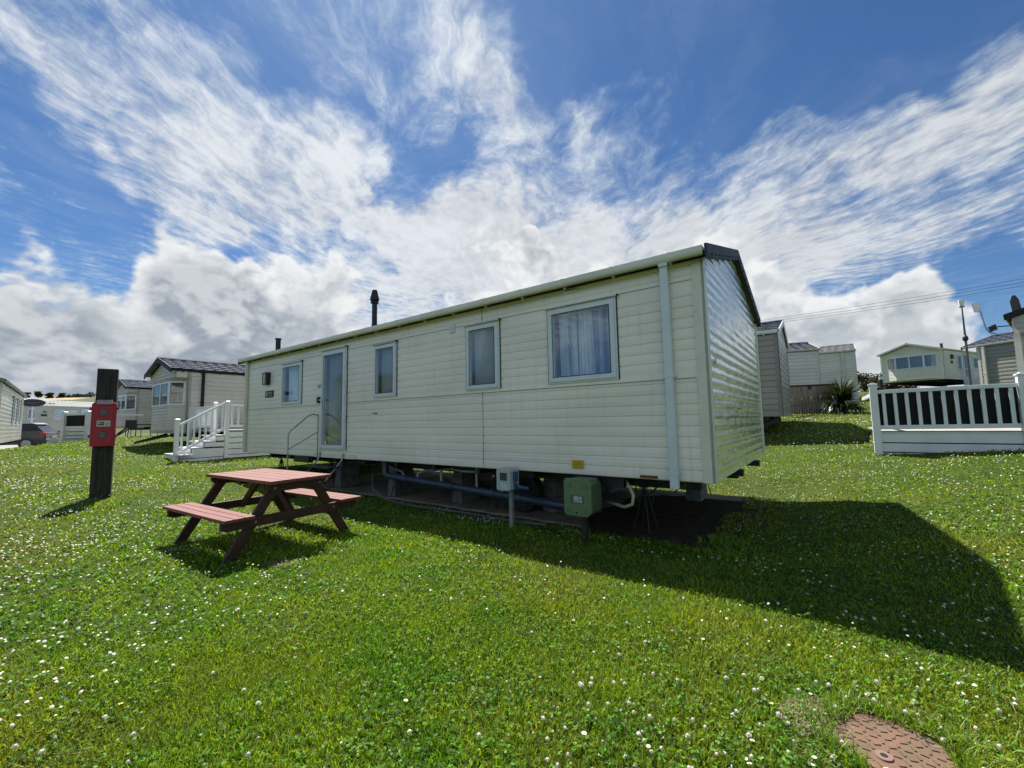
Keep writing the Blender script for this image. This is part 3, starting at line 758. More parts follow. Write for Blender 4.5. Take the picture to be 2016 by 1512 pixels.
m = H1.M('F'); m.box(2.873, 2.878, -.001, .0075, .03, 1.03); m.box(2.873, 2.878, -.001, .0075, 2.0, 2.19); m.build('panel_joint', mat('joint_brown', (.30, .285, .235), .7), H1.t, each=1)
m = H1.M('F'); m.box(.11, 10.4, .0045, .0075, 1.013, 1.021); m.box(.11, 10.4, .0045, .0075, 2.002, 2.009); m.build('panel_seam', mat('joint_brown', (.30, .285, .235), .7), H1.t, each=1)
H1.wall_lamp('F', 9.38, 1.56, .28, .2)
npl = H1.plate('F', 9.10, 9.50, 1.265, 1.42)
m = H1.M('F')
for (a, b, c_, d) in ((9.42, 9.45, 1.31, 1.40), (9.39, 9.43, 1.29, 1.31), (9.36, 9.38, 1.31, 1.38), (9.17, 9.33, 1.355, 1.375), (9.15, 9.30, 1.30, 1.312)): m.box(a, b, .016, .0185, c_, d)
m.build('lettering', mat('sign_cream', (.5, .5, .42), .5), npl)
yl = H1.plate('F', 1.365, 1.515, .066, .165, mat('warning_yellow', (.62, .40, .02), .45, var=.05), 'warning_label')
m = H1.M('F')
for k in range(5): m.box(1.38, 1.50 - .008 * (k % 2), .016, .0172, .08 + k * .016, .084 + k * .016)
m.build('small_print', BLACK, yl)
H1.plate('F', .535, .715, .012, .040, mat('reflector_red', (.22, .012, .018), .25, var=.1), 'reflector')
m = H1.M('F'); m.box(5.24, 5.32, .006, .010, .79, .81); m.box(5.28, 5.40, .006, .009, .80, .808); m.build('scuff', mat('scuff_dark', (.1, .09, .08), .8), H1.t)
m = H1.M('E'); m.box(.28, .34, .008, .02, 1.17, 1.24); m.build('sensor', WHITE, H1.t, bevel=.004)
m = H1.M('F'); m.box(5.86, 7.3, .008, .018, .0, .075) ; m.build('sill_panel', CREAM2, H1.t)
# flues: placed on the front slope
def flue_x(px, y):      # distance along the roof at which something stands under this column of the photo
    d = ray(px, 700); o = CC + BV * y; t = (o.x * BV.x + o.y * BV.y) / (d.x * BV.x + d.y * BV.y); P = d * t; return (P - o).dot(AV)
H1.flue(flue_x(736.5, 1.0), 1.0, .92, .055, True)
H1.flue(flue_x(547, .8), .8, .42, .062, False, 'vent_pipe')
ch = H1.under(drop=.66)
# blocks, pipes and cables under the floor
BLOCK = mat('concrete_block', (.20, .195, .18), .9, var=.2, vscale=9, bump=.003)
zb0 = H1.zb
for (x, y) in ((-5.55, .75), (-4.05, .9), (-2.4, 1.1), (-7.4, .8), (-5.5, 3.0), (-2.4, 3.0), (-.9, 3.0)):
    m = H1.Lc(); m.box(x - .11, x + .11, y - .22, y + .22, -zb0 + .005, -zb0 + .215); m.box(x - .105, x + .105, y - .21, y + .215, -zb0 + .218, -zb0 + .43); m.box(x - .1, x + .1, y - .2, y + .2, -zb0 + .432, -.175)
    m.build('support_block', BLOCK, H1.t, bevel=.006)
PIPE = mat('slate_blue_pipe', (.040, .060, .095), .35, var=.15, vscale=4)
m = H1.Lc(); yb = .22
m.tube([(-5.32, yb, -.02), (-5.32, yb, -.20), (-5.29, yb, -.245), (-5.23, yb, -.27), (-5.1, yb, -.275), (-3.2, yb, -.36), (-1.42, yb, -.44)], .056, 14)
for x in (-5.0, -4.75, -4.45, -3.7, -2.9, -2.45): zc = -.275 - (abs(-5.1 - x)) * .0447; m.tube([(x - .05, yb, zc + .002), (x + .05, yb, zc - .002)], .064, 14)
wp = m.build('waste_pipe', PIPE, H1.t, smooth=40)
GW = mat('grey_waste_pipe', (.36, .34, .32), .5, var=.15)
m = H1.Lc()
for (x, zt, r) in ((-3.95, -.10, .020), (-3.22, -.09, .018)):
    zc = -.275 - (abs(-5.1 - x)) * .0447; m.tube([(x, yb + .02, zt + .07), (x, yb + .02, zc)], r, 10)
m.tube([(-5.9, .6, -.1), (-5.5, .45, -.15), (-4.95, .3, -.2), (-4.83, yb, -.22), (-4.8, yb, -.29)], .020, 10)
m.tube([(-3.3, .8, -.1), (-4.1, .5, -.13), (-4.4, .3, -.15), (-4.47, yb, -.19), (-4.48, yb, -.3)], .020, 10)
m.tube([(-3.2, .2, -.09), (-3.5, .22, -.1), (-3.75, .25, -.08)], .016, 8)
m.build('drain_pipe', GW, wp, smooth=40, each=1)
m = H1.Lc(); m.tube([(-6.3, .9, -.05), (-6.0, .55, -.12), (-5.8, .3, -.3), (-5.5, .1, -.5), (-5.0, .0, -.62), (-4.3, .02, -.66), (-3.4, .12, -.665), (-2.4, .05, -.66), (-1.9, .0, -.62)], .016, 8)
m.build('hose', mat('grey_hose', (.10, .10, .105), .6), H1.t, smooth=True)
m = H1.Lc(); m.tube([(-.95, .18, -.05), (-.86, .05, -.10), (-.80, -.0, -.18), (-.81, -.01, -.27), (-.90, .0, -.31), (-1.05, .1, -.31), (-1.2, .2, -.32)], .018, 10)
m.build('gas_hose', mat('cream_hose', (.42, .38, .22), .5), H1.t, smooth=True)
# axle with two wheels
for y in (.75, H1.W - .75):
    for x in (-3.3, -2.35) if False else (-2.75,):
        m = MB(lambda a, b, c, y=y, x=x: (x + a, y + c, -zb0 + .30 + b)); m.lathe([(.16, -.08), (.29, -.09), (.30, -.05), (.30, .05), (.29, .09), (.16, .08)], 0, 0, 24)
        m.xf = lambda a, b, c, y=y, x=x: (x + a, y + c, b + .30)
        m.v = []; m.f = []; m.lathe([(.10, -.05), (.17, -.08), (.29, -.085), (.305, -.05), (.305, .05), (.29, .085), (.17, .08), (.10, .05)], 0, 0, 28)
        m.build('wheel', BLACK, H1.t, smooth=40)
# loose wires and jack legs below the near corner
m = H1.Lc()
for (a, b) in (((-.86, .2, -.06), (-.72, .25, -.20)), ((-.72, .25, -.20), (-.55, .2, -.05)), ((-.30, .06, -.02), (-.42, .15, -.14)), ((-.26, .06, -.02), (-.30, .1, -.18)), ((-.9, .3, -.05), (-.86, .3, -.3)), ((-.66, .3, -.05), (-.7, .3, -.3))): m.tube([a, b], .007, 6)
m.tube([(-.10, 1.1, -.06), (.03, 1.1, -.06)], .02, 8); m.box(-.6, .03, 1.4, 1.5, -.09, -.01); m.box(-.6, .05, 2.7, 2.8, -.09, -.01); m.box(-1.6, -.95, .12, .2, -.13, -.003); m.box(-8.2, -7.6, .05, .15, -.14, -.003)
m.build('chassis_fitting', DARK, H1.t, each=1)

# entrance steps with handrail
g0 = -H1.zb
t = thing('entry_steps', 'galvanised steel steps with a bent tube handrail hooked under the white door', 'steps', (H1.t.location + AV * -6.6), CROT)
zb = H1.zb
def lx(u, o, z): return (-(u - 6.6), -o, z + zb)
STZ = gz(*(CC + AV * -6.6 - BV * .6).xy) - (K + SLAB_Z)
for sx in (6.22, 7.02):
    m = MB(lx); m.tube([(sx, .03, .10), (sx, .05, -.02), (sx, .12, -.10), (sx, .62, -zb + STZ)], .016, 10); m.build('stringer', GALV, t, smooth=40)
for (o0, z) in ((.10, -.16), (.34, -.40)):
    m = MB(lx); m.box(6.20, 7.04, o0, o0 + .24, z, z + .028); m.build('tread', BLACK, t, bevel=.004)
m = MB(lx)
m.tube([(7.06, .06, .80), (7.06, .16, .83), (7.06, .25, .80), (7.06, .58, .52), (7.06, .62, .46), (7.06, .62, -zb + STZ)], .0115, 10)
m.tube([(7.06, .06, .83), (7.06, .06, -.02)], .011, 10); m.tube([(7.06, .07, .48), (7.06, .62, .18)], .009, 8)
m.build('handrail', GALV, t, smooth=40)

# concrete slab
SLM = mat('concrete_slab', (.30, .27, .22), .95, vscale=1.6, bump=.006, bscale=25, col2=(.16, .135, .105), spec=.15)
m = MB(); n = 60; poly = []
rr = random.Random(3)
for k in range(n): poly.append((.03 - 9.0 * k / n, .45 + rr.uniform(-.02, .05)))
poly += [(-8.92, .45), (-8.92, 3.6)]
for k in range(n, 0, -1): poly.append((.0 - 8.9 * k / n, 3.62 + rr.uniform(-.02, .02)))
poly += [(-.22, 3.60), (-.16, 3.2), (-.08, 2.0), (-.0, 1.0)]
poly = [((CC + AV * a + BV * b).x, (CC + AV * a + BV * b).y) for a, b in poly]
m.prism(poly, 'z', K + SLAB_Z - .1, K + SLAB_Z)
struct(m.build('concrete_slab', SLM), 'weathered concrete base under the long cream home')

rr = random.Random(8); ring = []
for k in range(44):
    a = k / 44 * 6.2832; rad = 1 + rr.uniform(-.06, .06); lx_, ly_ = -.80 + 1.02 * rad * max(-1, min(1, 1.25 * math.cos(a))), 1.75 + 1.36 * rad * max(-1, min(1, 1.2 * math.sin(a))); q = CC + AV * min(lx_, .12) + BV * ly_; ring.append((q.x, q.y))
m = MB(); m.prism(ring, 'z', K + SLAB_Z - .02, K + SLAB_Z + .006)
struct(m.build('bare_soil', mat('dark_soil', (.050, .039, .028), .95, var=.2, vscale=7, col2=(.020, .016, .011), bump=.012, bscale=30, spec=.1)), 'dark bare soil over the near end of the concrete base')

# ------------------------------------------------------------------ service boxes
def unitc(o):     # spot in front of the home: u along, o out from the wall
    return lambda u: CC + AV * -u - BV * o
def place(u, o): P = CC + AV * -u - BV * o; return P
def u_of(px, py, o):
    d = ray(px, py); q = CC - BV * o; tt = (q.x * BV.x + q.y * BV.y) / (d.x * BV.x + d.y * BV.y); P = d * tt; return -(P - q).dot(AV), P.z + K
# grey meter box on a post
ua, _ = u_of(1000, 945, .18); _, zt = u_of(992, 921, .2); _, zl = u_of(992, 964, .2)
P = place(ua, .12); g = gz(P.x, P.y); t = thing('meter_box', 'pale grey electricity meter box on a thin post at the front of the slab', 'meter box', (P.x, P.y, g), CROT)
MBX = mat('meter_grey', (.42, .47, .47), .45, var=.06)
m = MB(); hh = zt - g; hl = zl - g
m.prism([(-.105, hl + .02), (-.085, hl), (.085, hl), (.105, hl + .02), (.105, hh - .02), (.085, hh), (-.085, hh), (-.105, hh - .02)], 'y', -.16, .03)
b = m.build('cabinet', MBX, t, bevel=.008)
m = MB(); m.box(-.04, .06, -.169, -.158, hh - .14, hh - .05); m.build('display', mat('display_dark', (.06, .08, .085), .15), b)
m = MB(); m.box(-.03, .01, -.164, -.159, hl + .03, hl + .10); m.box(.02, .06, -.164, -.159, hl + .025, hl + .095); m.build('label_sticker', mat('label_white', (.62, .66, .64), .5, var=.15, vscale=60), b)
m = MB(); m.box(.106, .135, -.1, -.03, hh - .16, hh - .04); m.box(.106, .13, -.09, -.04, hl + .02, hl + .09); m.tube([(.135, -.065, hh - .2), (.17, -.03, hh - .23), (.22, .05, hh - .25)], .022, 10); m.build('socket', mat('socket_blue', (.06, .1, .2), .4), b)
m = MB(); m.box(-.02, .025, -.02, .02, -.05, hl - .001); m.build('post', mat('post_grey', (.26, .30, .26), .6, var=.2, vscale=9), t)
m = MB(); m.tube([(-.06, -.11, hl), (-.06, -.11, hl - .02)], .012, 8); m.build('gland', MBX, b)
# green gas meter box
ua, _ = u_of(1139, 980, .25); _, zt = u_of(1139, 941, .22); _, zl = u_of(1139, 1016, .25)
P = place(ua, .10); g = gz(P.x, P.y); t = thing('utility_box', 'moss green moulded meter cabinet standing in front of the slab', 'meter cabinet', (P.x, P.y, g), CROT)
MG = mat('moss_green_plastic', (.12, .19, .10), .45, var=.08, vscale=2.5)
hh, hl = zt - g, max(zl - g, .08)
m = MB(); W2 = .165
m.prism([(-W2, hl + .03), (-W2 + .03, hl), (W2 - .05, hl), (W2, hl + .05), (W2, hh - .06), (W2 - .05, hh), (-W2 + .03, hh), (-W2, hh - .03)], 'y', -.185, -.15)
c1_ = m.build('front_cover', MG, t, bevel=.010)
m = MB(); m.prism([(-W2 + .012, hl + .03), (-W2 + .04, hl + .01), (W2 - .05, hl + .01), (W2 - .01, hl + .05), (W2 - .01, hh - .07), (W2 - .06, hh - .012), (-W2 + .04, hh - .012), (-W2 + .012, hh - .04)], 'y', -.149, .10)
m.build('back_box', mat('moss_green_dark', (.075, .115, .07), .5, var=.1), t, bevel=.008)
m = MB(); m.box(-.075, .075, -.192, -.184, (hh + hl) / 2 - .06, (hh + hl) / 2 + .025); wn = m.build('sight_frame', mat('moss_green_dark', (.075, .115, .07), .5, var=.1), c1_)
m = MB(); m.box(-.035, .065, -.1955, -.1915, (hh + hl) / 2 - .05, (hh + hl) / 2 + .015); m.build('meter_window', mat('meter_face', (.5, .55, .53), .3, var=.3, vscale=40), c1_)
m = MB()
for x in (-.095, .095):
    for z in (hh - .055, hh - .085, hl + .055, hl + .085): m.box(x - .028, x + .028, -.196, -.186, z - .007, z + .007)
m.build('louvre', MG, c1_, bevel=.002, each=1)
m = MB(); m.tube([(-.01, -.195, hl + .04), (-.01, -.184, hl + .04)], .010, 10); m.build('lock', BLACK, c1_)
m = MB(); m.box(-.02, .03, -.06, 0, -.05, hl + .02); m.build('leg', DARK, t)

# ------------------------------------------------------------------ picnic table
TX, TY = -2.9294, 5.0835; TR = math.atan2(.5484, -.8362) + math.pi     # local x along the bench pointing to the camera side
tg = K - 1.32; t = thing('picnic_table', 'red stained wooden picnic table with two fixed benches on the lawn', 'picnic table', (TX, TY, tg), TR)
WD = mat('red_stained_wood_top', (.225, .066, .048), .55, var=.24, vscale=5, bump=.0015, bscale=30, stretch=(.5, 6, 6), bstretch=(1, 12, 12), spec=.55)
WD2 = mat('red_stained_wood_frame', (.060, .018, .013), .6, var=.2, vscale=5, bump=.002, bscale=25, stretch=(2, 2, 2))
Lh, TW, TH = .75, .69, .75
m = MB(); pw = (TW - 4 * .007) / 5
for k in range(5): y = -TW / 2 + k * (pw + .007); m.box(-Lh + .002 * k, Lh - .002 * (k % 3), y, y + pw, TH - .035, TH)
m.build('tabletop', WD, t, bevel=.003)
for sy in (-1, 1):
    m = MB(); w_ = .088
    for k in range(3):
        y = sy * (.76 - .045) - sy * k * (w_ + .007); m.box(-Lh + .003 * k, Lh, min(y + sy * .045, y + sy * .045 - sy * w_), max(y + sy * .045, y + sy * .045 - sy * w_), .405, .437)
    m.build('seat', WD, t, bevel=.003)
for sx in (-1, 1):
    x = sx * .60
    for sy in (-1, 1):
        m = MB(); m.beam((x, sy * .665, -.02), (x, sy * .20, TH - .036), .042, .095, (0, 1, 0)); m.build('leg', WD2, t, bevel=.003)
    m = MB(); xx = x + sx * .043
    m.prism([(-.745, .33), (-.70, .31), (.70, .31), (.745, .33), (.745, .404), (-.745, .404)], 'x', xx - .021, xx + .021); m.build('seat_beam', WD2, t, bevel=.003)
    m = MB(); m.prism([(-.33, TH - .08), (-.28, TH - .125), (.28, TH - .125), (.33, TH - .08), (.33, TH - .036), (-.33, TH - .036)], 'x', xx - .02, xx + .02); m.build('top_beam', WD2, t, bevel=.003)
    m = MB(); m.beam((sx * .58, .0, .335), (sx * .14, .0, TH - .04), .045, .07, (0, 0, 1)); m.build('brace', WD2, t, bevel=.003)
m = MB()
for sx in (-1, 1):
    for sy in (-1, 1):
        for (yy, zz) in ((.435, .357), (.25, TH - .085)): m.tube([(sx * .663, sy * yy, zz), (sx * .672, sy * yy, zz)], .012, 8)
m.build('coach_bolt', GALV, t, each=1)
m = MB(); m.box(-.03, .03, -.31, .31, TH - .075, TH - .036); m.build('batten', WD2, t)

# ------------------------------------------------------------------ fire point post
B0 = gat(197, 980); g = B0.z
d = ray(209, 727); hp = d.z / d.y * B0.y + K - g
t = thing('fire_point_post', 'dark weathered timber post with a red alarm box fixed to it', 'post', (B0.x, B0.y, g), R(38))
OLD = mat('weathered_sleeper', (.048, .038, .028), .85, var=.3, vscale=7, bump=.006, bscale=14, stretch=(4, 4, .4), bstretch=(5, 5, .3))
m = MB(); sc = B0.y / 6.4
m.prism([(-.115 * sc, -.06 * sc), (.115 * sc, -.06 * sc), (.115 * sc, .06 * sc), (-.115 * sc, .06 * sc)], 'z', -.1, hp)
m.build('timber', OLD, t, bevel=.006)
m = MB(); m.box(.012, .018, -.0615 * sc, -.05 * sc, .1, hp * .8); m.box(.02, .026, -.0612 * sc, -.05 * sc, hp * .83, hp * .95); m.build('crack', BLACK, t)
BZ1 = K + B0.y * (ray(210, 793).z / ray(210, 793).y) - g; BZ0 = K + B0.y * (ray(207, 878).z / ray(207, 878).y) - g
RED = mat('alarm_red', (.42, .012, .028), .35, var=.08, vscale=4)
bw = .135 * sc; yc = -.062 * sc
tb = thing('fire_alarm_box', 'red fire alarm box with two round lamps on the dark timber post', 'alarm box', (B0.x, B0.y, g), R(38))
m = MB(); m.prism([(-bw, BZ0 + .02), (-bw + .02, BZ0), (bw - .02, BZ0), (bw, BZ0 + .02), (bw, BZ1 - .03), (bw - .03, BZ1), (-bw + .03, BZ1), (-bw, BZ1 - .03)], 'y', yc - .13, yc - .002)
c_ = m.build('case', RED, tb, bevel=.012, seg=3)
m = MB(); m.box(-bw + .03, bw - .03, yc - .137, yc - .129, BZ0 + .05, BZ1 - .06); m.build('door_panel', RED, c_, bevel=.005)
hb = BZ1 - BZ0
for zc in (BZ0 + hb * .76, BZ0 + hb * .26):
    m = MB(); m.box(-.05, .05, yc - .1395, yc - .134, zc - .055, zc + .055); wv_ = m.build('lens_recess', mat('alarm_red_dark', (.16, .01, .016), .4), c_)
    m = MB(); m.box(-.040, .040, yc - .1425, yc - .1385, zc - .045, zc + .045); m.tube([(0, yc - .155, zc), (0, yc - .14, zc)], .03, 16); m.build('lens', mat('lens_grey', (.16, .14, .135), .25, var=.15, vscale=30), c_)
m = MB(); m.box(-.072, .082, yc - .1425, yc - .137, BZ0 + hb * .45, BZ0 + hb * .58); lb = m.build('pictogram_label', mat('label_offwhite', (.62, .62, .52), .5, var=.05), c_)
m = MB(); zc = BZ0 + hb * .515; m.box(-.060, -.025, yc - .1445, yc - .142, zc - .028, zc + .028); m.box(-.020, .010, yc - .1445, yc - .142, zc - .028, zc + .028)
m.build('pictogram', BLACK, c_)
m = MB()
for k in range(4): m.box(.022, .066, yc - .1440, yc - .142, zc - .028 + k * .015, zc - .022 + k * .015)
m.build('label_text', mat('label_green', (.10, .25, .12), .5), c_)
m = MB(); m.box(-.052, -.034, yc - .1455, yc - .144, zc - .008, zc + .02); m.box(-.014, .004, yc - .1455, yc - .144, zc - .004, zc + .008); m.build('pictogram_figure', mat('label_offwhite', (.62, .62, .52), .5), c_)
m = MB()
for sx in (-1, 1):
    for z in (BZ1 - .10, BZ0 + .16): m.box(min(sx * (bw - .002), sx * (bw + .025)), max(sx * (bw - .002), sx * (bw + .025)), yc - .11, yc - .05, z - .02, z + .02)
m.build('latch', mat('alarm_red_dark', (.16, .01, .016), .4), c_, bevel=.004, each=1)
m = MB(); m.box(-.085, .095, yc - .175, yc - .12, BZ1 - .035, BZ1 + .035); m.build('top_cover', mat('milky_plastic', (.40, .30, .34), .3, var=.15, vscale=20), c_, bevel=.006)

# ------------------------------------------------------------------ manhole cover
t = thing('manhole_cover', 'round rust coloured chequered manhole cover sunk in the lawn', 'manhole cover', (MAN.x, MAN.y, MAN.z + .004), R(20))
RUST = mat('rusty_iron', (.175, .098, .066), .85, var=.22, vscale=9, col2=(.115, .085, .055), spec=.25, bump=.002, bscale=60)
m = MB(); m.lathe([(MAN_R, -.03), (MAN_R, -.001), (MAN_R - .006, .003)], 0, 0, 48); pl = m.build('plate', RUST, t, smooth=30)
m = MB(); rr = random.Random(5); s_ = .034
for i in range(-7, 8):
    for j in range(-7, 8):
        x, y = i * s_, j * s_
        if math.hypot(x, y) > MAN_R - .022 or math.hypot(x + .08, y + .015) < .035: continue
        a = (.785 if (i + j) % 2 else -.785) + rr.uniform(-.35, .35); dx, dy = .012 * math.cos(a), .012 * math.sin(a); m.beam((x - dx, y - dy, .0045), (x + dx, y + dy, .0045), .008, .0048)
m.build('tread_pattern', RUST, t)
m = MB(); m.lathe([(.012, .0055), (.012, .0095), (.027, .0095), (.030, .004), (.030, .0)], -.08, -.015, 24); m.build('key_ring', mat('worn_iron', (.21, .125, .095), .6, var=.1), t, smooth=30)
m = MB(); m.lathe([(.0125, .004), (.0125, .0098)], -.08, -.015, 20); m.build('key_hole', BLACK, t)

# ------------------------------------------------------------------ neighbouring homes
TAUPE = siding_mat('taupe_siding', (.56, .52, .46), .5)
GREY = siding_mat('grey_siding', (.27, .265, .245), .5)
SAGE = siding_mat('pale_sage_siding', (.46, .47, .41), .5)
PALE = siding_mat('pale_green_siding', (.58, .58, .54), .45)
CREAM3 = siding_mat('warm_cream_siding', (.66, .63, .54), .5)
TRIMW = mat('offwhite_trim', (.56, .56, .50), .4, var=.06)
BPIPE = mat('black_pipe', (.014, .014, .015), .6, var=.1, spec=.25)
GROOF = mat('pale_grey_roof', (.20, .225, .225), .6, var=.12, vscale=4)
SHINY = mat('glossy_roof_tile', (.05, .047, .05), .14, var=.2, vscale=6, spec=1.0)
RA, RB = CROT, R(-126.87)

def bay(h, u0, u1, z0, z1, out=.38, slant=.35, m_=None, sill=.95, gable=False):
    """projecting bay on the near gable with windows"""
    m_ = m_ or h.side; f = h.xf('E')
    p = [(u0, 0), (u0 + slant, out), (u1 - slant, out), (u1, 0)]
    lo = MB(f); lo.prism([(a, b) for a, b in p], 'z', z0, z0 + .12); 
    n = int((z1 - z0) / .11)
    bw = MB(f)
    for a, b in zip(p, p[1:]):
        z = z0 + .12
        while z < z0 + sill:
            zt = min(z + .11, z0 + sill)
            bw.add([(a[0], a[1] + .010, z), (b[0], b[1] + .010, z), (b[0], b[1] - .020, zt), (a[0], a[1] - .020, zt)], [(0, 1, 2, 3)]); z += .11
    bw.prism([(a, b) for a, b in p], 'z', z0 + sill - .005, z0 + sill + .01)
    o = bw.build('bay_front', m_, h.t, fix=False); lo.build('bay_base', h.trim, o)
    tp = MB(f); tp.prism([(a, b) for a, b in p], 'z', z1 - .10, z1); tp.build('bay_head', h.trim, o)
    if gable:
        W, H, rs = h.W, h.H, h.rise; g_ = MB(f); zz = z1
        g_.prism([(u0 - .1 if u0 > .1 else 0, zz), (W - .02, zz), (W, H), (W / 2, H + rs), (0, H)], 'y', -.0, out - .02); gf = g_.build('gable_front', m_, h.t)
        r_ = MB(f); z = zz + .02
        while z < H + rs - .08:
            a = .02 if z < H else (z + .1 - H) / rs * W / 2
            if W - 2 * a > .1: r_.add([(a, out + .006, z), (W - a, out + .006, z), (W - a, out - .022, z + .11), (a, out - .022, z + .11)], [(0, 1, 2, 3)])
            z += .11
        r_.build('gable_boards', m_, gf, fix=False)
    zw0, zw1 = z0 + sill + .015, z1 - .105
    for a, b in zip(p, p[1:]):
        a = Vector((a[0], a[1], 0)); b = Vector((b[0], b[1], 0)); d = b - a; Ln = d.length; d.normalize(); nrm = Vector((-d.y, d.x, 0))
        g = lambda s_, o_, z_, a=a, d=d, nrm=nrm: f(*(tuple((a + d * s_ + nrm * o_).xy) + (z_,)))
        w_ = MB(g); e = .05
        for q in ((0, Ln, zw0, zw0 + e), (0, Ln, zw1 - e, zw1), (0, e, zw0 + e, zw1 - e), (Ln - e, Ln, zw0 + e, zw1 - e)): w_.box(q[0], q[1], -.04, .012, q[2], q[3])
        if Ln > 1.2: w_.box(Ln / 2 - .03, Ln / 2 + .03, -.04, .011, zw0 + e, zw1 - e)
        wo = w_.build('window', WHITE, h.t)
        pn = MB(g); pn.add([(e * .8, -.01, zw0 + e * .8), (Ln - e * .8, -.01, zw0 + e * .8), (Ln - e * .8, -.01, zw1 - e * .8), (e * .8, -.01, zw1 - e * .8)], [(0, 1, 2, 3)]); pn.build('pane', GLASS, wo, fix=False)
        bk = MB(g); bk.add([(e, -.15, zw0), (Ln - e, -.15, zw0), (Ln - e, -.15, zw1), (e, -.15, zw1)], [(0, 1, 2, 3)]); bk.build('curtain', mat('bay_net', (.22, .24, .26), .9, var=.3, vscale=2, stretch=(8, 8, .3)), wo, fix=False)

def home(name, label, x, y, zrel, rot, L, W, H=2.1, rise=.48, **k):
    feats = k.pop('feats', None); shell = k.pop('shell', {}); g = k.pop('gut', ('F',)); t_ = k.pop('tiles', True); fd = k.pop('fd', .13)
    h = Home(name, label, (x, y, K + zrel), rot, L, W, H, rise, groundz=k.pop('gz', gz(x, y)), **k)
    if feats: feats(h)
    h.pitch = .15; h.shell('plank', 'plank', .014, .014, **shell)
    h.corners(.09, .011); h.roofing(tiles=t_); h.fascias(fd)
    for f in g: h.gutter(f, brack=1.1)
    h.under(legs=False)
    return h
def struts(h, x, ys, dx=.9, m_=DARK):
    """the A-frame tow bar sloping down to the ground under the near end"""
    m = h.Lc()
    for y, yy in ys: m.beam((x, y, -.04), (x + dx, yy, -h.zb + .04), .05, .07)
    m.build('tow_bar', m_, h.t)
def stands(h, pts):
    m = h.Lc()
    for x, y in pts: m.tube([(x, y, -.1), (x, y, -h.zb)], .03, 8); m.box(x - .1, x + .1, y - .1, y + .1, -h.zb - .02, -h.zb + .03)
    m.build('stand', DARK, h.t, each=2)

# left, nearest: dark tiled gable with a bay
def f1(h):
    h.window('B', 5.2, 5.8, 1.0, 1.85, .06)
L1 = home('holiday_home', 'taupe holiday home with dark tiled roof and bay window, behind the white deck steps', -13.56, 16.23, -.2, RB, 10.5, 3.05, side=TAUPE, trim=mat('taupe_trim', (.36, .34, .30), .5),
          gutter=BPIPE, gut=('B',), over=(.50, .2), feats=f1, roof=SHINY, fascia=BPIPE, fd=.17)
bay(L1, .05, 2.80, .0, 1.90, .36, .42, gable=True); L1.downpipe('B', .42, .085, m_=BPIPE, z0=-.5, z1=2.1)
struts(L1, .0, ((1.0, 1.5), (2.0, 1.5)), 1.0); stands(L1, [(-1.5, 2.6), (-1.5, .5), (-4.5, 2.6), (-7, 2.6)])
L1.flue(-6.3, 2.2, .34, .06, False)
m = L1.M('B'); m.tube([(.52, .06, 1.72), (.62, .10, 1.74)], .02, 8); m.build('lamp', WHITE, L1.t)
m = L1.Lc(); m.tube([(-6.6, 1.5, 2.6), (-6.6, 1.5, 4.0)], .012, 6); m.build('aerial', GALV, L1.t)
# left, second
L2 = home('holiday_home', 'grey brown holiday home with tiled roof, farther off between the dark post and the bay fronted home', -23.1, 25.0, .06, RB, 10.5, 3.05, side=siding_mat('brown_grey_siding', (.44, .42, .37), .5), trim=mat('taupe_trim', (.36, .34, .30), .5),
          gutter=BPIPE, gut=('B',), over=(.50, .2), roof=SHINY, fascia=BPIPE, fd=.17)
bay(L2, .05, 2.85, .0, 1.90, .36, .42, gable=True); L2.downpipe('B', .75, .09, m_=BPIPE, z0=-.0, z1=2.1); struts(L2, .0, ((1.0, 1.5), (2.0, 1.5)), .9); stands(L2, [(-1.5, 2.6), (-4.5, 2.6)])
L2.t['label'] = 'grey brown tiled home behind, right of the dark timber post'
# far left, cut by the frame
def f3(h):
    h.window('F', 1.0, 1.55, .75, 1.85, .07); h.window('F', 2.6, 3.4, .75, 1.85, .07); h.window('F', 4.6, 5.3, .75, 1.85, .07)
L3 = home('holiday_home', 'glossy pale holiday home cut off by the left edge of the picture', -24.4, 21.0, -.45, R(136.2), 9.5, 3.05, side=siding_mat('glossy_pale_siding', (.50, .51, .46), .22, .7, wav=.01), roof=GROOF, gutter=mat('brown_gutter', (.22, .20, .17), .4), feats=f3, gz=K - 1.0, fascia=mat('brown_gutter', (.22, .20, .17), .4))
# far, long pale with grey roof
def f4(h):
    for u0, u1 in ((6.53, 7.14), (4.34, 5.15), (3.2, 4.0), (9.2, 10.4)): h.window('F', u0, u1, 1.0, 1.85, .07, bars=(.5,) if u1 - u0 > .7 else ())
    h.window('F', 2.2, 2.9, .15, 1.95, .08, name='door')
L4 = home('holiday_home', 'long sage green holiday home with pale grey roof at the far left across the road', -39, 41, -.12, R(90), 13.5, 3.6, H=2.05, rise=.50, side=SAGE, roof=GROOF, gutter=TRIMW, feats=f4, gz=K - 1.0, fascia=TRIMW)
m = L4.M('F'); m.box(5.66, 6.12, .001, .02, 1.25, 1.42); m.build('name_plate', BLACK, L4.t)
m = L4.M('F'); m.box(5.8, 5.95, .001, .1, 1.55, 1.65); m.build('wall_lamp', BLACK, L4.t)
m = L4.Lc(); m.box(-5.1, -4.6, .55, .75, 2.3, 2.38); m.build('roof_vent', BLACK, L4.t)
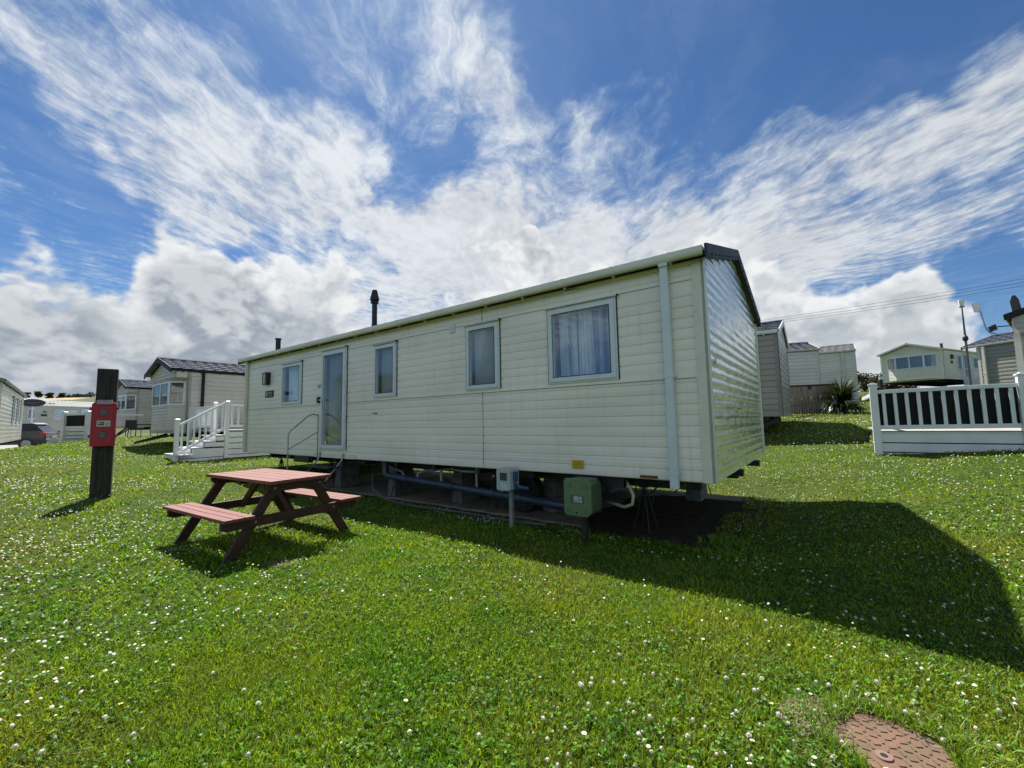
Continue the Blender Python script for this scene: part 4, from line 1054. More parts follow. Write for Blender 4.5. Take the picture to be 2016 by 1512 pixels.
# right side
def f5(h): pass
R1 = home('holiday_home', 'grey sided holiday home with white downpipe close behind the big cream home', 6.75, 10.55, .0, RA, 9.0, 3.05, side=GREY, endm=siding_mat('grey_siding_gloss', (.30, .29, .27), .3, .6, wav=.008), trim=mat('grey_trim', (.22, .22, .20), .5), gutter=WHITE, roof=SHINY, over=(.04, .2), fascia=WHITE)
R1.downpipe('F', .52, .085, m_=WHITE, z0=-.0, z1=2.1)
m = R1.M('F'); m.box(1.0, 1.3, .002, .01, .16, .19); m.build('reflector', BLACK, R1.t)
m = R1.Lc()
for y in (.25, .75): m.beam((-.15, y + .3, -.06), (-1.0, y - .25, -R1.zb + .03), .07, .10)
m.build('tow_bar', DARK, R1.t, each=1); m = R1.Lc(); m.box(-1.25, -.75, -.2, .6, -R1.zb - .02, -R1.zb + .05); m.build('base_block', DARK, R1.t)
R2 = home('holiday_home', 'pale green holiday home rising above the brown storage chest', 12.86, 17.5, .62, R(-21), 8.0, 3.05, side=PALE, trim=TRIMW, gutter=TRIMW, over=(.03, .2), roof=SHINY, fascia=TRIMW, gz=K + .3)
def f6(h): h.window('F', 1.95, 2.2, .75, 1.6, .07)
R3 = home('holiday_home', 'pale grey green home with one slim window, behind the spiky plant', 18.1, 22.0, 1.25, RA, 8.0, 3.05, side=PALE, trim=TRIMW, gutter=TRIMW, over=(.03, .2), roof=mat('mid_grey_tile', (.16, .155, .15), .4, var=.2), fascia=TRIMW, feats=f6, gz=K + .75)
R3.downpipe('F', .55, .08, m_=TRIMW, z0=0, z1=2.1)
m = R3.Lc()
for k in range(4): m.box(-3, .02, -.02, .0, -.15 - .14 * k, -.03 - .14 * k)
m.build('skirt_board', WPAINT, R3.t, each=1)
def f7(h):
    h.window('B', 2.3, 2.95, .75, 1.8, .07, name='window'); h.window('B', 3.3, 4.1, .1, 1.95, .08, name='door'); h.window('B', 5.0, 5.8, .9, 1.8, .07)
R4 = home('holiday_home', 'warm cream holiday home with bay front high on the rise at right', 29.1, 33.0, 2.45, R(205.5), 9.5, 3.6, H=2.1, rise=.62, side=CREAM3, endm=CREAM3, trim=CREAM2, gutter=CREAM2, gut=('B',), roof=mat('cream_roof', (.55, .53, .45), .5), tiles=False, over=(.30, .2), fascia=CREAM2, feats=f7, gz=K + 1.95)
bay(R4, .40, 3.3, .10, 1.95, .32, .62, CREAM3, sill=.80); R4.downpipe('B', .1, .08, m_=TRIMW, z0=0, z1=2.1)
m = R4.M('B'); m.box(1.25, 1.55, .002, .1, 1.5, 1.8); m.build('wall_lamp', BLACK, R4.t); m = R4.M('B'); m.box(1.2, 1.55, .002, .02, 1.15, 1.35); m.build('name_plate', BLACK, R4.t)
R4.flue(-3.0, 2.6, .35, .08, False)
# right edge: home with black roof, lamps on its corner
R5 = home('holiday_home', 'taupe holiday home with black roof edge and white bay windows at the right edge', 11.05, 9.15, -.12, R(216.87), 5.5, 3.05, H=2.15, side=mat('pale_taupe_board', (.36, .36, .31), .5, var=.1), trim=CREAM2, gutter=BPIPE, over=(.24, .2), roof=SHINY, fascia=BPIPE, fd=.13)
bay(R5, .30, 2.9, .0, 1.80, .22, .35, gable=True)
m = R5.M('E'); m.tube([(-.02, .05, 2.02), (-.22, .05, 2.03)], .012, 8); fl = m.build('lamp_bracket', BPIPE, R5.t); m = R5.M('E'); m.prism([(-.22, 1.98), (-.33, 1.93), (-.36, 2.03), (-.24, 2.09)], 'y', -.03, .12); m.build('floodlight', BLACK, fl)
m = R5.M('E'); m.tube([(0, .04, 1.86), (-.22, .05, 1.86), (-.34, .05, 1.92), (-.39, .05, 2.02), (-.44, .05, 2.40), (-.46, .05, 2.62)], .013, 8); ar = m.build('lamp_arm', GALV, R5.t, smooth=True)
m = R5.M('E'); m.prism([(-.44, 2.42), (-.54, 2.43), (-.57, 2.64), (-.44, 2.62)], 'y', -.01, .12); m.build('lamp_head', mat('lamp_white', (.7, .7, .68), .4, var=.05), ar)
m = R5.M('E'); m.prism([(.02, 2.30), (.16, 2.30), (.13, 2.58), (.09, 2.68), (.04, 2.68), (.0, 2.55)], 'y', -.02, .03); m.build('dish', mat('dish_grey', (.05, .05, .055), .5), R5.t)
R6 = home('holiday_home', 'grey planked holiday home behind the tall lamp at the right', 19.65, 12.1, .5, R(-82.6), 5.0, 3.05, H=2.15, side=GREY, trim=TRIMW, gutter=TRIMW, over=(.03, .45), roof=SHINY, fascia=BPIPE, gz=K + .4)
R6.downpipe('F', 4.75, .1, m_=TRIMW, z0=0, z1=2.15)
# one more, standing behind the photographer; the windows mirror it
def f8(h): h.window('F', 1.2, 2.4, 1.0, 1.9, .07); h.window('F', 4.5, 5.2, .1, 1.95, .08, name='door'); h.window('F', 6.4, 7.6, 1.0, 1.9, .07)
R7 = home('holiday_home', 'cream holiday home standing beyond the left edge of the picture, mirrored in the windows', -14.0, 9.0, -.35, R(90), 9.5, 3.5, side=CREAM3, feats=f8, roof=TILE)

# ------------------------------------------------------------------ decks, steps and railings
def rail_run(t, p0, p1, zb0, zb1, ht, gap=.125, bw=.038, posts=(), rail=.06, low=.10):
    p0 = Vector(p0); p1 = Vector(p1); L_ = (p1 - p0).length
    m = MB(); m.beam((p0.x, p0.y, zb0 + ht), (p1.x, p1.y, zb1 + ht), rail, rail * .9); m.build('top_rail', WPAINT, t, bevel=.004)
    m = MB(); m.beam((p0.x, p0.y, zb0 + low), (p1.x, p1.y, zb1 + low), rail * .8, rail); m.build('bottom_rail', WPAINT, t, bevel=.004)
    n = max(1, int(L_ / gap))
    for k in range(n):
        q = (k + .5) / n; x, y = p0.x + (p1.x - p0.x) * q, p0.y + (p1.y - p0.y) * q; zb = zb0 + (zb1 - zb0) * q
        m = MB(); m.beam((x, y, zb + low + rail * .5 - .01), (x, y, zb + ht - rail * .45 + .01), bw, bw * .6, (-(p1 - p0).y, (p1 - p0).x, 0)); m.build('baluster', WPAINT, t)
def newel(t, x, y, z0, z1, w_=.10):
    m = MB(); m.box(x - w_ / 2, x + w_ / 2, y - w_ / 2, y + w_ / 2, z0, z1); p = m.build('post', WPAINT, t, bevel=.005)
    m = MB(); m.box(x - w_ * .62, x + w_ * .62, y - w_ * .62, y + w_ * .62, z1 - .004, z1 + .022); m.prism([(x - w_ * .5, z1 + .021), (x + w_ * .5, z1 + .021), (x + w_ * .2, z1 + .045), (x - w_ * .2, z1 + .045)], 'y', y - w_ * .5, y + w_ * .5); m.build('post_cap', WPAINT, p, bevel=.004)
def skirt(t, p0, p1, z0, z1, board=.15, gap=.018, off=0):
    z = z1
    k = 0
    while z > z0 + .03:
        za = max(z - board, z0); m = MB(); m.beam((p0[0], p0[1], (z + za) / 2), (p1[0], p1[1], (z + za) / 2), .022, z - za); m.build('skirt_board', WPAINT, t, bevel=.003); z = za - gap
    m = MB(); d = (Vector(p1) - Vector(p0)).normalized(); n_ = Vector((-d.y, d.x)) * .05
    m.beam((p0[0] + n_[0], p0[1] + n_[1], (z0 + z1) / 2), (p1[0] + n_[0], p1[1] + n_[1], (z0 + z1) / 2), .01, z1 - z0 - .02); m.build('skirt_backing', BLACK, t)
# left: steps up to the deck of the taupe home
bx, by = -8.38, 12.4; bz = K - .86
t = thing('deck', 'white slatted deck with steps and balustrade beside the taupe home', 'deck', (bx, by, bz), RA)
dz = .76
m = MB(); m.box(-3.2, 0, .03, 4.2, dz - .035, dz); m.build('deck_floor', mat('deck_board_grey', (.38, .37, .34), .6, var=.12, bump=.002), t)
newel(t, 0, 0, -.05, 1.57); newel(t, -.95, 0, dz - .1, 1.57); newel(t, -3.1, 0, -.05, 1.5); newel(t, 0, 2.1, -.1, 1.57); 
newel(t, 0, -1.18, -.2, 1.05)
rail_run(t, (0, .05), (0, 2.05), dz, dz, .72, .16, .05); rail_run(t, (-.99, 0), (-3.05, 0), dz, dz, .72, .095, .05)
rail_run(t, (0, -1.13), (0, -.05), .12, dz - .0, .80, .135, .042, low=.05)
skirt(t, (0, .05), (0, 2.05), -.05, dz - .06); skirt(t, (0, -1.1), (0, -.06), -.12, .16)
for k in range(4):
    y0 = -.29 * (4 - k) + .0; z = .10 + .165 * k
    m = MB(); m.box(-1.02, .03 if k else .28, y0 - .02, y0 + .30, z, z + .032); m.build('tread', WPAINT, t, bevel=.003)
    m = MB(); m.box(-.93, -.02, y0 + .02, y0 + .035, z - .16, z); m.build('riser', WPAINT, t)
    if k: m = MB(); m.box(-.012, .012, y0 + .05, 0, z - .135, z - .012); m.build('side_board', WPAINT, t)
# right: deck front beside the fence line
dx_, dy_ = 6.9, 8.05; t = thing('deck', 'white deck front with balusters over a dark screen, right of the big home', 'deck', (dx_, dy_, K - .73), RA)
newel(t, 0, 0, -.1, 1.29, .115); newel(t, 1.88, 0, -.1, 1.34, .125); newel(t, 3.8, 0, -.1, 1.34, .125)
def rail2(a, b, n):
    rail_run(t, (a, 0), (b, 0), .44, .46, .72, (b - a) / n, .05, rail=.075, low=.05)
rail2(.06, 1.82, 11); rail2(1.95, 3.74, 11)
m = MB(); m.box(.05, 3.7, .035, 3.2, .39, .425); m.build('deck_floor', mat('deck_board_grey', (.38, .37, .34), .6, var=.12, bump=.002), t)
m = MB(); m.box(.05, 3.75, -.018, .01, .375, .40); m.build('edge_trim', CREAM2, t)
m = MB(); m.box(.03, 3.75, .06, .085, .50, 1.18); m.build('dark_screen', mat('dark_mesh', (.010, .010, .011), .85, var=.3, vscale=60), t)
skirt(t, (.06, -.01), (1.82, -.01), -.08, .37, .155, .02); skirt(t, (1.95, -.01), (3.74, -.01), -.08, .37, .155, .02)
m = MB(); m.beam((.0, .06, 1.12), (.0, 3.0, 1.12), .06, .07); m.build('side_rail', WPAINT, t); 
# far left: small deck with a dark glass screen
fx, fy = -20.05, 18.9; fz = gz(fx, fy); fz = K - .52; t = thing('deck', 'small white deck corner with dark screen and boarded base, left of the dark post', 'deck', (fx, fy, fz), R(-8))
for x in (0, 1.25): newel(t, x, 0, -.3, 1.28, .16)
m = MB(); m.beam((.08, 0, 1.18), (1.17, 0, 1.18), .06, .08); m.build('top_rail', WPAINT, t); m = MB(); m.beam((.08, 0, .62), (1.17, 0, .62), .06, .08); m.build('bottom_rail', WPAINT, t)
m = MB(); m.box(.08, 1.17, .02, .04, .66, 1.14); m.build('dark_screen', mat('dark_mesh', (.010, .010, .011), .85, var=.3, vscale=60), t)
skirt(t, (.08, 0), (1.17, 0), -.2, .56, .13, .03); m = MB(); m.box(.0, 1.25, .05, 2.5, .54, .58); m.build('deck_floor', mat('deck_board_grey', (.38, .37, .34), .6, var=.12, bump=.002), t)
m = MB(); m.beam((1.25, .08, 1.18), (1.25, 2.4, 1.18), .06, .08); m.build('side_rail', WPAINT, t)
# steps of the cream home on the rise
P = Vector((29.1, 33.0)) + Vector((.43, -.9)) * 3.6 + Vector((.9, .43)) * 3.6 + Vector((.43, -.9)) * .1
t = thing('entry_steps', 'small white steps with side rails at the cream home on the rise', 'steps', (P.x, P.y, K + 1.75), R(205.5 + 180))
for k in range(4): m = MB(); m.box(-.8, .8, -1.5 + .3 * k, 0, .18 * k, .18 * k + .17); m.build('step', WPAINT, t)
for x in (-.82, .82): m = MB(); m.beam((x, -1.5, .9), (x, -.05, 1.55), .06, .07); m.beam((x, -1.5, 0), (x, -1.5, .95), .09, .09); m.beam((x, -.05, 0), (x, -.05, 1.6), .09, .09); m.box(x - .02, x + .02, -1.45, -.1, .1, .75); m.build('side_rail', WPAINT, t)

# ------------------------------------------------------------------ storage chest, hoop fence, spiky plant
P = at(1593, 812, 15.6); g = gz(P.x, P.y); t = thing('storage_chest', 'brown boarded storage chest with dark lid behind the hoop topped fence', 'storage chest', (P.x, P.y, g), R(-24))
BRD = mat('brown_board', (.30, .24, .19), .7, var=.15, vscale=4, stretch=(6, 6, .5), bump=.002)
m = MB(); m.box(-.72, .72, -.35, .35, -.1, .98); m.build('box', BRD, t, bevel=.01)
m = MB(); m.box(-.76, .78, -.39, .39, .985, 1.03); m.build('lid', BLACK, t, bevel=.006)
for x in (-.24, .24):
    m = MB(); m.box(x - .006, x + .006, -.353, -.34, .02, .96); m.build('board_joint', BLACK, t)
m = MB(); m.box(-.05, .05, -.37, -.352, .86, .98); m.build('clasp', BLACK, t)
FN = mat('black_iron', (.014, .014, .015), .5, var=.1)
def hoop_fence(label, pA, pB, n, hgt):
    A_ = gpt(pA[0], pA[1]); B_ = gpt(pB[0], pB[1]); ang = math.atan2(B_.y - A_.y, B_.x - A_.x); Ln = math.hypot(B_.x - A_.x, B_.y - A_.y)
    t = thing('hoop_fence', label, 'fence', A_, ang); s_ = Ln / n; k = (B_.z - A_.z) / Ln
    for i in range(n):
        x0, x1 = i * s_ + s_ * .12, i * s_ + s_ * .62; r = (x1 - x0) / 2; xm = (x0 + x1) / 2; zc = hgt - r + k * xm
        m = MB(); m.tube([(x0, 0, k * x0)] + [(xm - r * math.cos(a), 0, zc + r * math.sin(a)) for a in [math.pi * j / 10 for j in range(11)]] + [(x1, 0, k * x1)], .009, 6); m.build('hoop', FN, t, smooth=True)
        for xb, hh in ((xm, hgt * .82), (i * s_ + s_ * .87, hgt * .95)):
            m = MB(); m.tube([(xb, 0, k * xb), (xb, 0, k * xb + hh), (xb, 0, k * xb + hh + .04)], [.008, .008, .002], 6); m.build('bar', FN, t)
    for z in (.06, hgt * .66): m = MB(); m.beam((0, 0, z), (Ln, 0, z + k * Ln), .012, .022); m.build('cross_rail', FN, t)
    return t
pA = at(1557, 812, 13.2); pB = at(1632, 810, 14.3); hoop_fence('black hoop topped iron fence along the brown storage chest', pA, pB, 4, .66)
pC = at(1650, 812, 13.6); hoop_fence('short black iron fence panel turning beside the spiky plant', (pB.x + .05, pB.y), (pC.x, pC.y), 1, .62)
def spiky(label, P, n, ln, seed, stem=.35):
    t = thing('cordyline_plant', label, 'plant', P); rr = random.Random(seed)
    m = MB(); m.tube([(0, 0, -.05), (.02, 0, stem * .6), (0, .02, stem)], [.07, .055, .05], 10); m.build('trunk', mat('plant_stem', (.12, .09, .06), .9, var=.3), t)
    m = MB()
    for k in range(n):
        a = rr.random() * 6.283; el = rr.uniform(-.35, 1.45); L_ = ln * rr.uniform(.6, 1.1); w_ = .028 * rr.uniform(.7, 1.2); pts = []
        x = z = 0.0
        for j in range(8):
            e = el - .9 * (j / 7) ** 1.5 * (1.3 - .5 * el); pts.append((x, stem + z)); x += math.cos(e) * L_ / 7; z += math.sin(e) * L_ / 7
        ca, sa = math.cos(a), math.sin(a); vs = []
        for j, (x, z) in enumerate(pts):
            ww = w_ * (1 - (j / 7.3) ** 2) * (.6 + .4 * min(1, j)); vs += [(x * ca - ww * sa, x * sa + ww * ca, z), (x * ca + ww * sa, x * sa - ww * ca, z)]
        m.add(vs, [(2 * j, 2 * j + 1, 2 * j + 3, 2 * j + 2) for j in range(7)])
    m.build('leaves', foliage_mat('cordyline_leaf', (.022, .040, .010), (.045, .055, .020), .2, .4, 6, None, .4), t, fix=False)
P = at(1660, 806, 14.6); spiky('spiky dark green cordyline bush in front of the pale homes', gpt(P.x, P.y), 640, .95, 4, .36)

# ------------------------------------------------------------------ lamps, bollard, overhead wires
P = at(1916, 800, 12.6); g = gz(P.x, P.y); ztop = at(1893, 590, 12.6).z - g
t = thing('street_lamp', 'tall thin lamp post with small white lantern in front of the grey planked home', 'lamp', (P.x, P.y, g))
m = MB(); m.tube([(0, 0, -.1), (0, 0, ztop * .62), (0, 0, ztop - .25)], [.035, .03, .016], 10); m.build('pole', mat('lamp_pole', (.12, .12, .13), .5, metal=.3), t, smooth=40)
m = MB(); m.lathe([(.03, ztop * .62), (.07, ztop * .62 + .05), (.06, ztop * .62 + .13), (.02, ztop * .62 + .2)], 0, 0, 12); m.build('collar', BLACK, t, smooth=True)
m = MB(); m.lathe([(.02, ztop - .26), (.055, ztop - .22), (.075, ztop - .02), (.07, ztop)], 0, 0, 6); m.build('lantern', mat('lamp_white', (.7, .7, .68), .4, var=.05), t)
m = MB(); m.lathe([(.06, ztop - .235), (.06, ztop - .21)], 0, 0, 12); m.build('lantern_base', BLACK, t)
P = at(1735, 757, 27); t = thing('bollard_light', 'low dark bollard light with white head before the hedge', 'bollard', (P.x, P.y, gz(P.x, P.y))); zz = P.z - gz(P.x, P.y); 
m = MB(); m.tube([(0, 0, -.1), (0, 0, zz + .32)], .10, 12); m.build('post', BLACK, t); m = MB(); m.tube([(0, 0, zz + .325), (0, 0, zz + .52)], .10, 12); m.build('lens', WHITE, t); m = MB(); m.lathe([(.12, zz + .525), (.12, zz + .56), (.04, zz + .63)], 0, 0, 12); m.build('cap', BLACK, t)
WIRE = mat('cable_black', (.04, .045, .055), .6)
for i, ((y0, y1, y2), lab) in enumerate((((632, 607, 549), 'uppermost of the three overhead cables over the right homes'), ((636, 613, 556), 'middle of the three overhead cables over the right homes'), ((640, 618, 563), 'lowest of the three overhead cables over the right homes'))):
    a, b, c_ = at(1492, y0, 60), at(1660, y1, 52), at(2060, y2 - 8, 36); a2 = a + (a - b) * .7; c2 = c_ + (c_ - b) * .5
    m = MB(); m.tube([a2, a, a * .5 + b * .5 + Vector((0, 0, -.02)), b, b * .5 + c_ * .5 + Vector((0, 0, -.08)), c_, c2], .017, 5); o = m.build('overhead_cable', WIRE); tag(o, lab, 'cable', 'overhead cables crossing the sky at right')

# ------------------------------------------------------------------ car, road, sign, garden table
xs = np.arange(-75, -19.9, .5); ys = np.arange(13, 75, .5); mesh_v = []; mesh_f = []
XX, YY = np.meshgrid(xs, ys); ok = road_mask(XX, YY); ZZ = ground_np(XX, YY) + .006
idx = -np.ones(XX.shape, int)
for j in range(XX.shape[0]):
    for i in range(XX.shape[1]):
        if ok[j, i]: idx[j, i] = len(mesh_v); mesh_v.append((XX[j, i], YY[j, i], ZZ[j, i]))
for j in range(XX.shape[0] - 1):
    for i in range(XX.shape[1] - 1):
        q = (idx[j, i], idx[j, i + 1], idx[j + 1, i + 1], idx[j + 1, i])
        if min(q) >= 0: mesh_f.append(q)
m = MB(); m.add(mesh_v, mesh_f); struct(m.build('road', mat('worn_concrete_road', (.30, .29, .27), .9, var=.15, vscale=.8, bump=.002), smooth=True, fix=False), 'pale worn park road at the far left')
def car(label, P, rot):
    t = thing('parked_car', label, 'car', P, rot)
    PNT = mat('dark_navy_paint', (.008, .011, .018), .3, var=.05, coat=.5); GL = mat('car_glass', (.012, .014, .016), .12, var=.05, spec=.4)
    prof = [(-2.1, .42, .80), (-2.12, .70, .84), (-2.05, .92, .86), (-1.78, 1.02, .87), (-1.2, 1.02, .88), (1.0, .98, .88), (1.75, .88, .86), (2.12, .72, .80), (2.15, .45, .76)]
    n = len(prof); vs = []
    for x, z, hw in prof: vs += [(x, -hw, .28), (x, -hw - .02, (z + .28) / 2), (x, -hw + .03, z), (x, hw - .03, z), (x, hw + .02, (z + .28) / 2), (x, hw, .28)]
    fs = [(i * 6 + k, (i + 1) * 6 + k, (i + 1) * 6 + k + 1, i * 6 + k + 1) for i in range(n - 1) for k in range(5)] + [tuple(range(6)), tuple(range((n - 1) * 6, n * 6))]
    m = MB(); m.add(vs, fs); b = m.build('body', PNT, t, smooth=50)
    cab = [(-2.02, .90, .78), (-1.55, 1.40, .64), (-1.35, 1.47, .62), (.25, 1.50, .62), (.45, 1.46, .62), (1.2, .97, .76)]
    vs = []
    for x, z, hw in cab: vs += [(x, -hw, z), (x, hw, z)]
    vs += [(x, -.80, .93) for x in (-2.02, 1.2)] + [(x, .80, .93) for x in (-2.02, 1.2)]
    m = MB(); m.prism([(x, z) for x, z, _ in cab], 'y', -.72, .72); 
    m.v = [(x, y * (1.06 - .20 * (z - .95) / .5), z) for x, y, z in m.v]; m.build('windows', GL, t, smooth=30)
    m = MB(); m.prism([(-1.62, 1.40), (-1.4, 1.485), (.2, 1.515), (.42, 1.48), (.2, 1.46), (-1.4, 1.44)], 'y', -.64, .64); m.build('roof', mat('car_roof_light', (.45, .5, .52), .2, coat=.5, var=.05), t, smooth=40)
    for x in (-.55, .35):
        for sy in (-1, 1): m = MB(); m.beam((x, sy * .755, .95), (x - .05, sy * .66, 1.47), .02, .07, (1, 0, 0)); m.build('pillar', PNT, t)
    for x in (-1.35, 1.32):
        for sy in (-1, 1):
            m = MB(lambda a, b_, c, x=x, sy=sy: (x + a, sy * .80 + c, .32 + b_)); m.lathe([(.2, -.1), (.31, -.1), (.325, -.06), (.325, .06), (.31, .1), (.2, .1)], 0, 0, 24); wh = m.build('wheel', BLACK, t, smooth=40)
            m = MB(lambda a, b_, c, x=x, sy=sy: (x + a, sy * .80 + c, .32 + b_)); m.lathe([(.02, -.105), (.2, -.102), (.2, .102), (.02, .105)], 0, 0, 20); m.build('rim', GALV, wh)
    TL = mat('tail_light_red', (.35, .01, .01), .2, var=.05)
    for sy in (-1, 1): m = MB(); m.box(-2.10, -1.86, min(sy * .56, sy * .885), max(sy * .56, sy * .885), .80, .93); m.build('tail_light', TL, t, bevel=.02)
    m = MB(); m.box(-2.15, -2.1, -.26, .26, .62, .73); m.build('number_plate', mat('plate_yellow', (.6, .5, .1), .4), t)
    m = MB(); m.box(-2.16, -1.95, -.84, .84, .36, .56); m.build('bumper', mat('bumper_grey', (.10, .12, .15), .4), t, bevel=.03)
    return t
P = at(70, 877, 24); car('dark blue hatchback parked on the road at the far left', (P.x - 1.5, P.y - .4, gz(P.x - 1.5, P.y - .4) + .02), R(207))
P = at(65, 793, 30); g = gz(P.x, P.y); t = thing('park_sign', 'dark oval sign on a post above the far left homes', 'sign', (P.x, P.y, g), R(45))
m = MB(); hc = P.z - g; ring = [(.62 * math.cos(a), hc + .27 * math.sin(a)) for a in [2 * math.pi * k / 32 for k in range(32)]]; m.prism(ring, 'y', -.03, .03); sb = m.build('oval_board', mat('oval_navy', (.022, .022, .035), .4, var=.05), t, smooth=40)
m = MB(); m.box(-.36, .32, -.036, -.031, hc - .03, hc + .03); m.box(-.22, .2, -.036, -.031, hc - .12, hc - .09); m.build('lettering', mat('oval_dim_text', (.10, .09, .12), .5), sb)
m = MB(); m.box(-.04, .04, .031, .08, -.1, hc + .1); m.build('post', WPAINT, t)
P = at(281, 860, 19.5); g = gz(P.x, P.y); t = thing('garden_table', 'black garden table under the grey brown tiled home', 'table', (P.x, P.y, g), .3)
m = MB(); m.box(-.45, .45, -.35, .35, .52, .56); m.build('tabletop', BLACK, t)
for x in (-.38, .38):
    for y in (-.28, .28): m = MB(); m.tube([(x, y, .52), (x * 1.15, y * 1.15, 0)], .018, 6); m.build('leg', BLACK, t)
P = at(262, 860, 19.9); t = thing('garden_chair', 'black garden chair left of the black garden table', 'chair', (P.x, P.y, gz(P.x, P.y)), 1.2)
m = MB(); m.box(-.22, .22, -.22, .22, .40, .43); m.build('seat', BLACK, t); m = MB(); m.box(-.22, .22, .2, .23, .43, .80); m.build('backrest', BLACK, t)
for x in (-.2, .2):
    for y in (-.2, .2): m = MB(); m.tube([(x, y, .40), (x, y, 0)], .014, 6); m.build('leg', BLACK, t)

# ------------------------------------------------------------------ far hillside with hedges and trees
hx = np.linspace(-520, -120, 90); hy = np.linspace(140, 330, 40); HX, HY = np.meshgrid(hx, hy)
tt = np.clip((HY - 150) / 80, 0, 1); crest = 18.9 + 2.2 * np.sin(HX * .012 + 2.1) + 1.2 * np.sin(HX * .045)
HZ = -6 + (crest + 6) * tt * tt * (3 - 2 * tt) * np.clip((-HX - 120) / 60, 0, 1) ** .6
nh = len(hx); ih = (np.arange(nh - 1)[None, :] + (np.arange(len(hy) - 1) * nh)[:, None]).ravel()
hm = bpy.data.materials.new('hillside'); hm.use_nodes = True; T = NT(hm.node_tree); T.n.clear(); pos = T.node('ShaderNodeNewGeometry').outputs['Position']
sep = T.node('ShaderNodeSeparateXYZ'); T.put(sep.inputs[0], pos)
c = T.mix(T.ss(T.noise(pos, .05, 5, .6), .35, .65), (.045, .065, .018), (.075, .085, .030))
fld = T.math('MULTIPLY', T.ss(sep.outputs[2], 16.2, 16.6), T.ss(sep.outputs[2], 18.4, 18.0)); fld = T.math('MULTIPLY', fld, T.ss(sep.outputs[0], -222, -228))
c = T.mix(fld, c, (.34, .26, .15)); b = T.node('ShaderNodeBsdfPrincipled'); T.put(b.inputs['Base Color'], c); b.inputs['Roughness'].default_value = .95
o = T.node('ShaderNodeOutputMaterial'); T.l.new(b.outputs[0], o.inputs[0])
hl_ = np_mesh('hills', np.c_[HX.ravel(), HY.ravel(), HZ.ravel()], np.c_[ih, ih + 1, ih + nh + 1, ih + nh].ravel(), np.full(len(ih), 4), hm, smooth=True); struct(hl_, 'distant hillside with hedges and a tan field at left')
CRN = foliage_mat('far_tree_leaf', (.030, .042, .014), (.055, .062, .022), .15, .8, .4, None, .2)
def leaf_cloud(rr, lobes, n, s):
    m = MB()
    for k in range(n):
        (cx, cy, cz, rx, ry, rz) = lobes[k % len(lobes)]
        while True:
            v = Vector((rr.uniform(-1, 1), rr.uniform(-1, 1), rr.uniform(-1, 1)))
            if .35 < v.length < 1 + rr.uniform(0, .12): break
        p = Vector((cx + v.x * rx, cy + v.y * ry, cz + v.z * rz)); a = Vector((rr.uniform(-1, 1), rr.uniform(-1, 1), rr.uniform(-1, 1))).normalized(); b_ = a.orthogonal().normalized(); c_ = a.cross(b_); q = s * rr.uniform(.6, 1.3)
        m.add([p - b_ * q, p + c_ * q * .6, p + b_ * q, p - c_ * q * .6], [(0, 1, 2, 3)])
    return m
def tree(name, label, P, hgt, wd, seed, group, n=420, leaf=.3, trunk=.25, mt=None):
    rr = random.Random(seed); t = thing(name, label, 'tree' if 'tree' in name else 'bush', P, 0, group)
    m = MB(); m.tube([(0, 0, -.5), (.02 * hgt, 0, hgt * .25), (0, .02 * hgt, hgt * .55)], [hgt * .045, hgt * .03, hgt * .015], 8)
    for k in range(4):
        a = k * 1.6 + rr.random(); m.tube([(0, 0, hgt * (.2 + .07 * k)), (math.cos(a) * wd * .25, math.sin(a) * wd * .25, hgt * (.45 + .06 * k))], [hgt * .02, hgt * .008], 6)
    m.build('trunk', mat('bark', (.07, .055, .04), .9, var=.3), t)
    lobes = [(rr.uniform(-.28, .28) * wd, rr.uniform(-.28, .28) * wd, hgt * rr.uniform(trunk + .12, .78), wd * rr.uniform(.2, .34), wd * rr.uniform(.2, .34), hgt * rr.uniform(.14, .24)) for _ in range(9)]
    leaf_cloud(rr, lobes, n, leaf).build('crown', mt or CRN, t, fix=False)
far_y = 232.0
for i, (px, py, wpx, hpx, lab) in enumerate(((52, 780, 12, 7, 'leftmost far tree on the hill, small and rounded'), (76, 779, 10, 8, 'far tree on the hill, second from the left, upright'), (97, 781, 11, 8, 'far tree on the hill above the end of the tan field'),
        (120, 781, 17, 7, 'low wide far tree on the hill, between the field and the big clump'), (152, 784, 26, 9, 'broad far tree left of the big hill clump'), (171, 783, 34, 15, 'biggest far tree clump on the hill, just left of the dark post'))):
    P = at(px, py - 2 + hpx * .35, far_y); s = far_y / 830; tree('hill_tree', lab, (P.x, P.y, P.z - hpx * s * .3), hpx * s * 1.5, wpx * s, 20 + i, 'trees along the far hill', 500, .5, .0)
SHR = foliage_mat('hedge_leaf', (.030, .045, .012), (.060, .075, .022), .2, .7, 1.2, None, .25, (.075, .062, .030))
t = None
for i, (px, wpx) in enumerate(((1700, 22), (1718, 24), (1738, 26), (1760, 30), (1785, 30))):
    P = at(px, 757, 41); s = 41 / 830; zt = at(px, 735 + (i % 2) * 3, 41).z; zb = P.z - 1.0
    tree('hedge_bush', ['dark brown green hedge bush at the left end beside the pale home', 'dark hedge bush, second from the left, behind the white deck front', 'dark hedge bush behind the bollard light', 'dark hedge bush half hidden under the cream home on the rise', 'dark hedge bush farthest right, under the cream home on the rise'][i], (P.x, P.y, zb), (zt - zb) * 1.15, wpx * s * 1.6, 50 + i, 'hedge bushes on the rise at right', 1100, .10, .0, SHR)

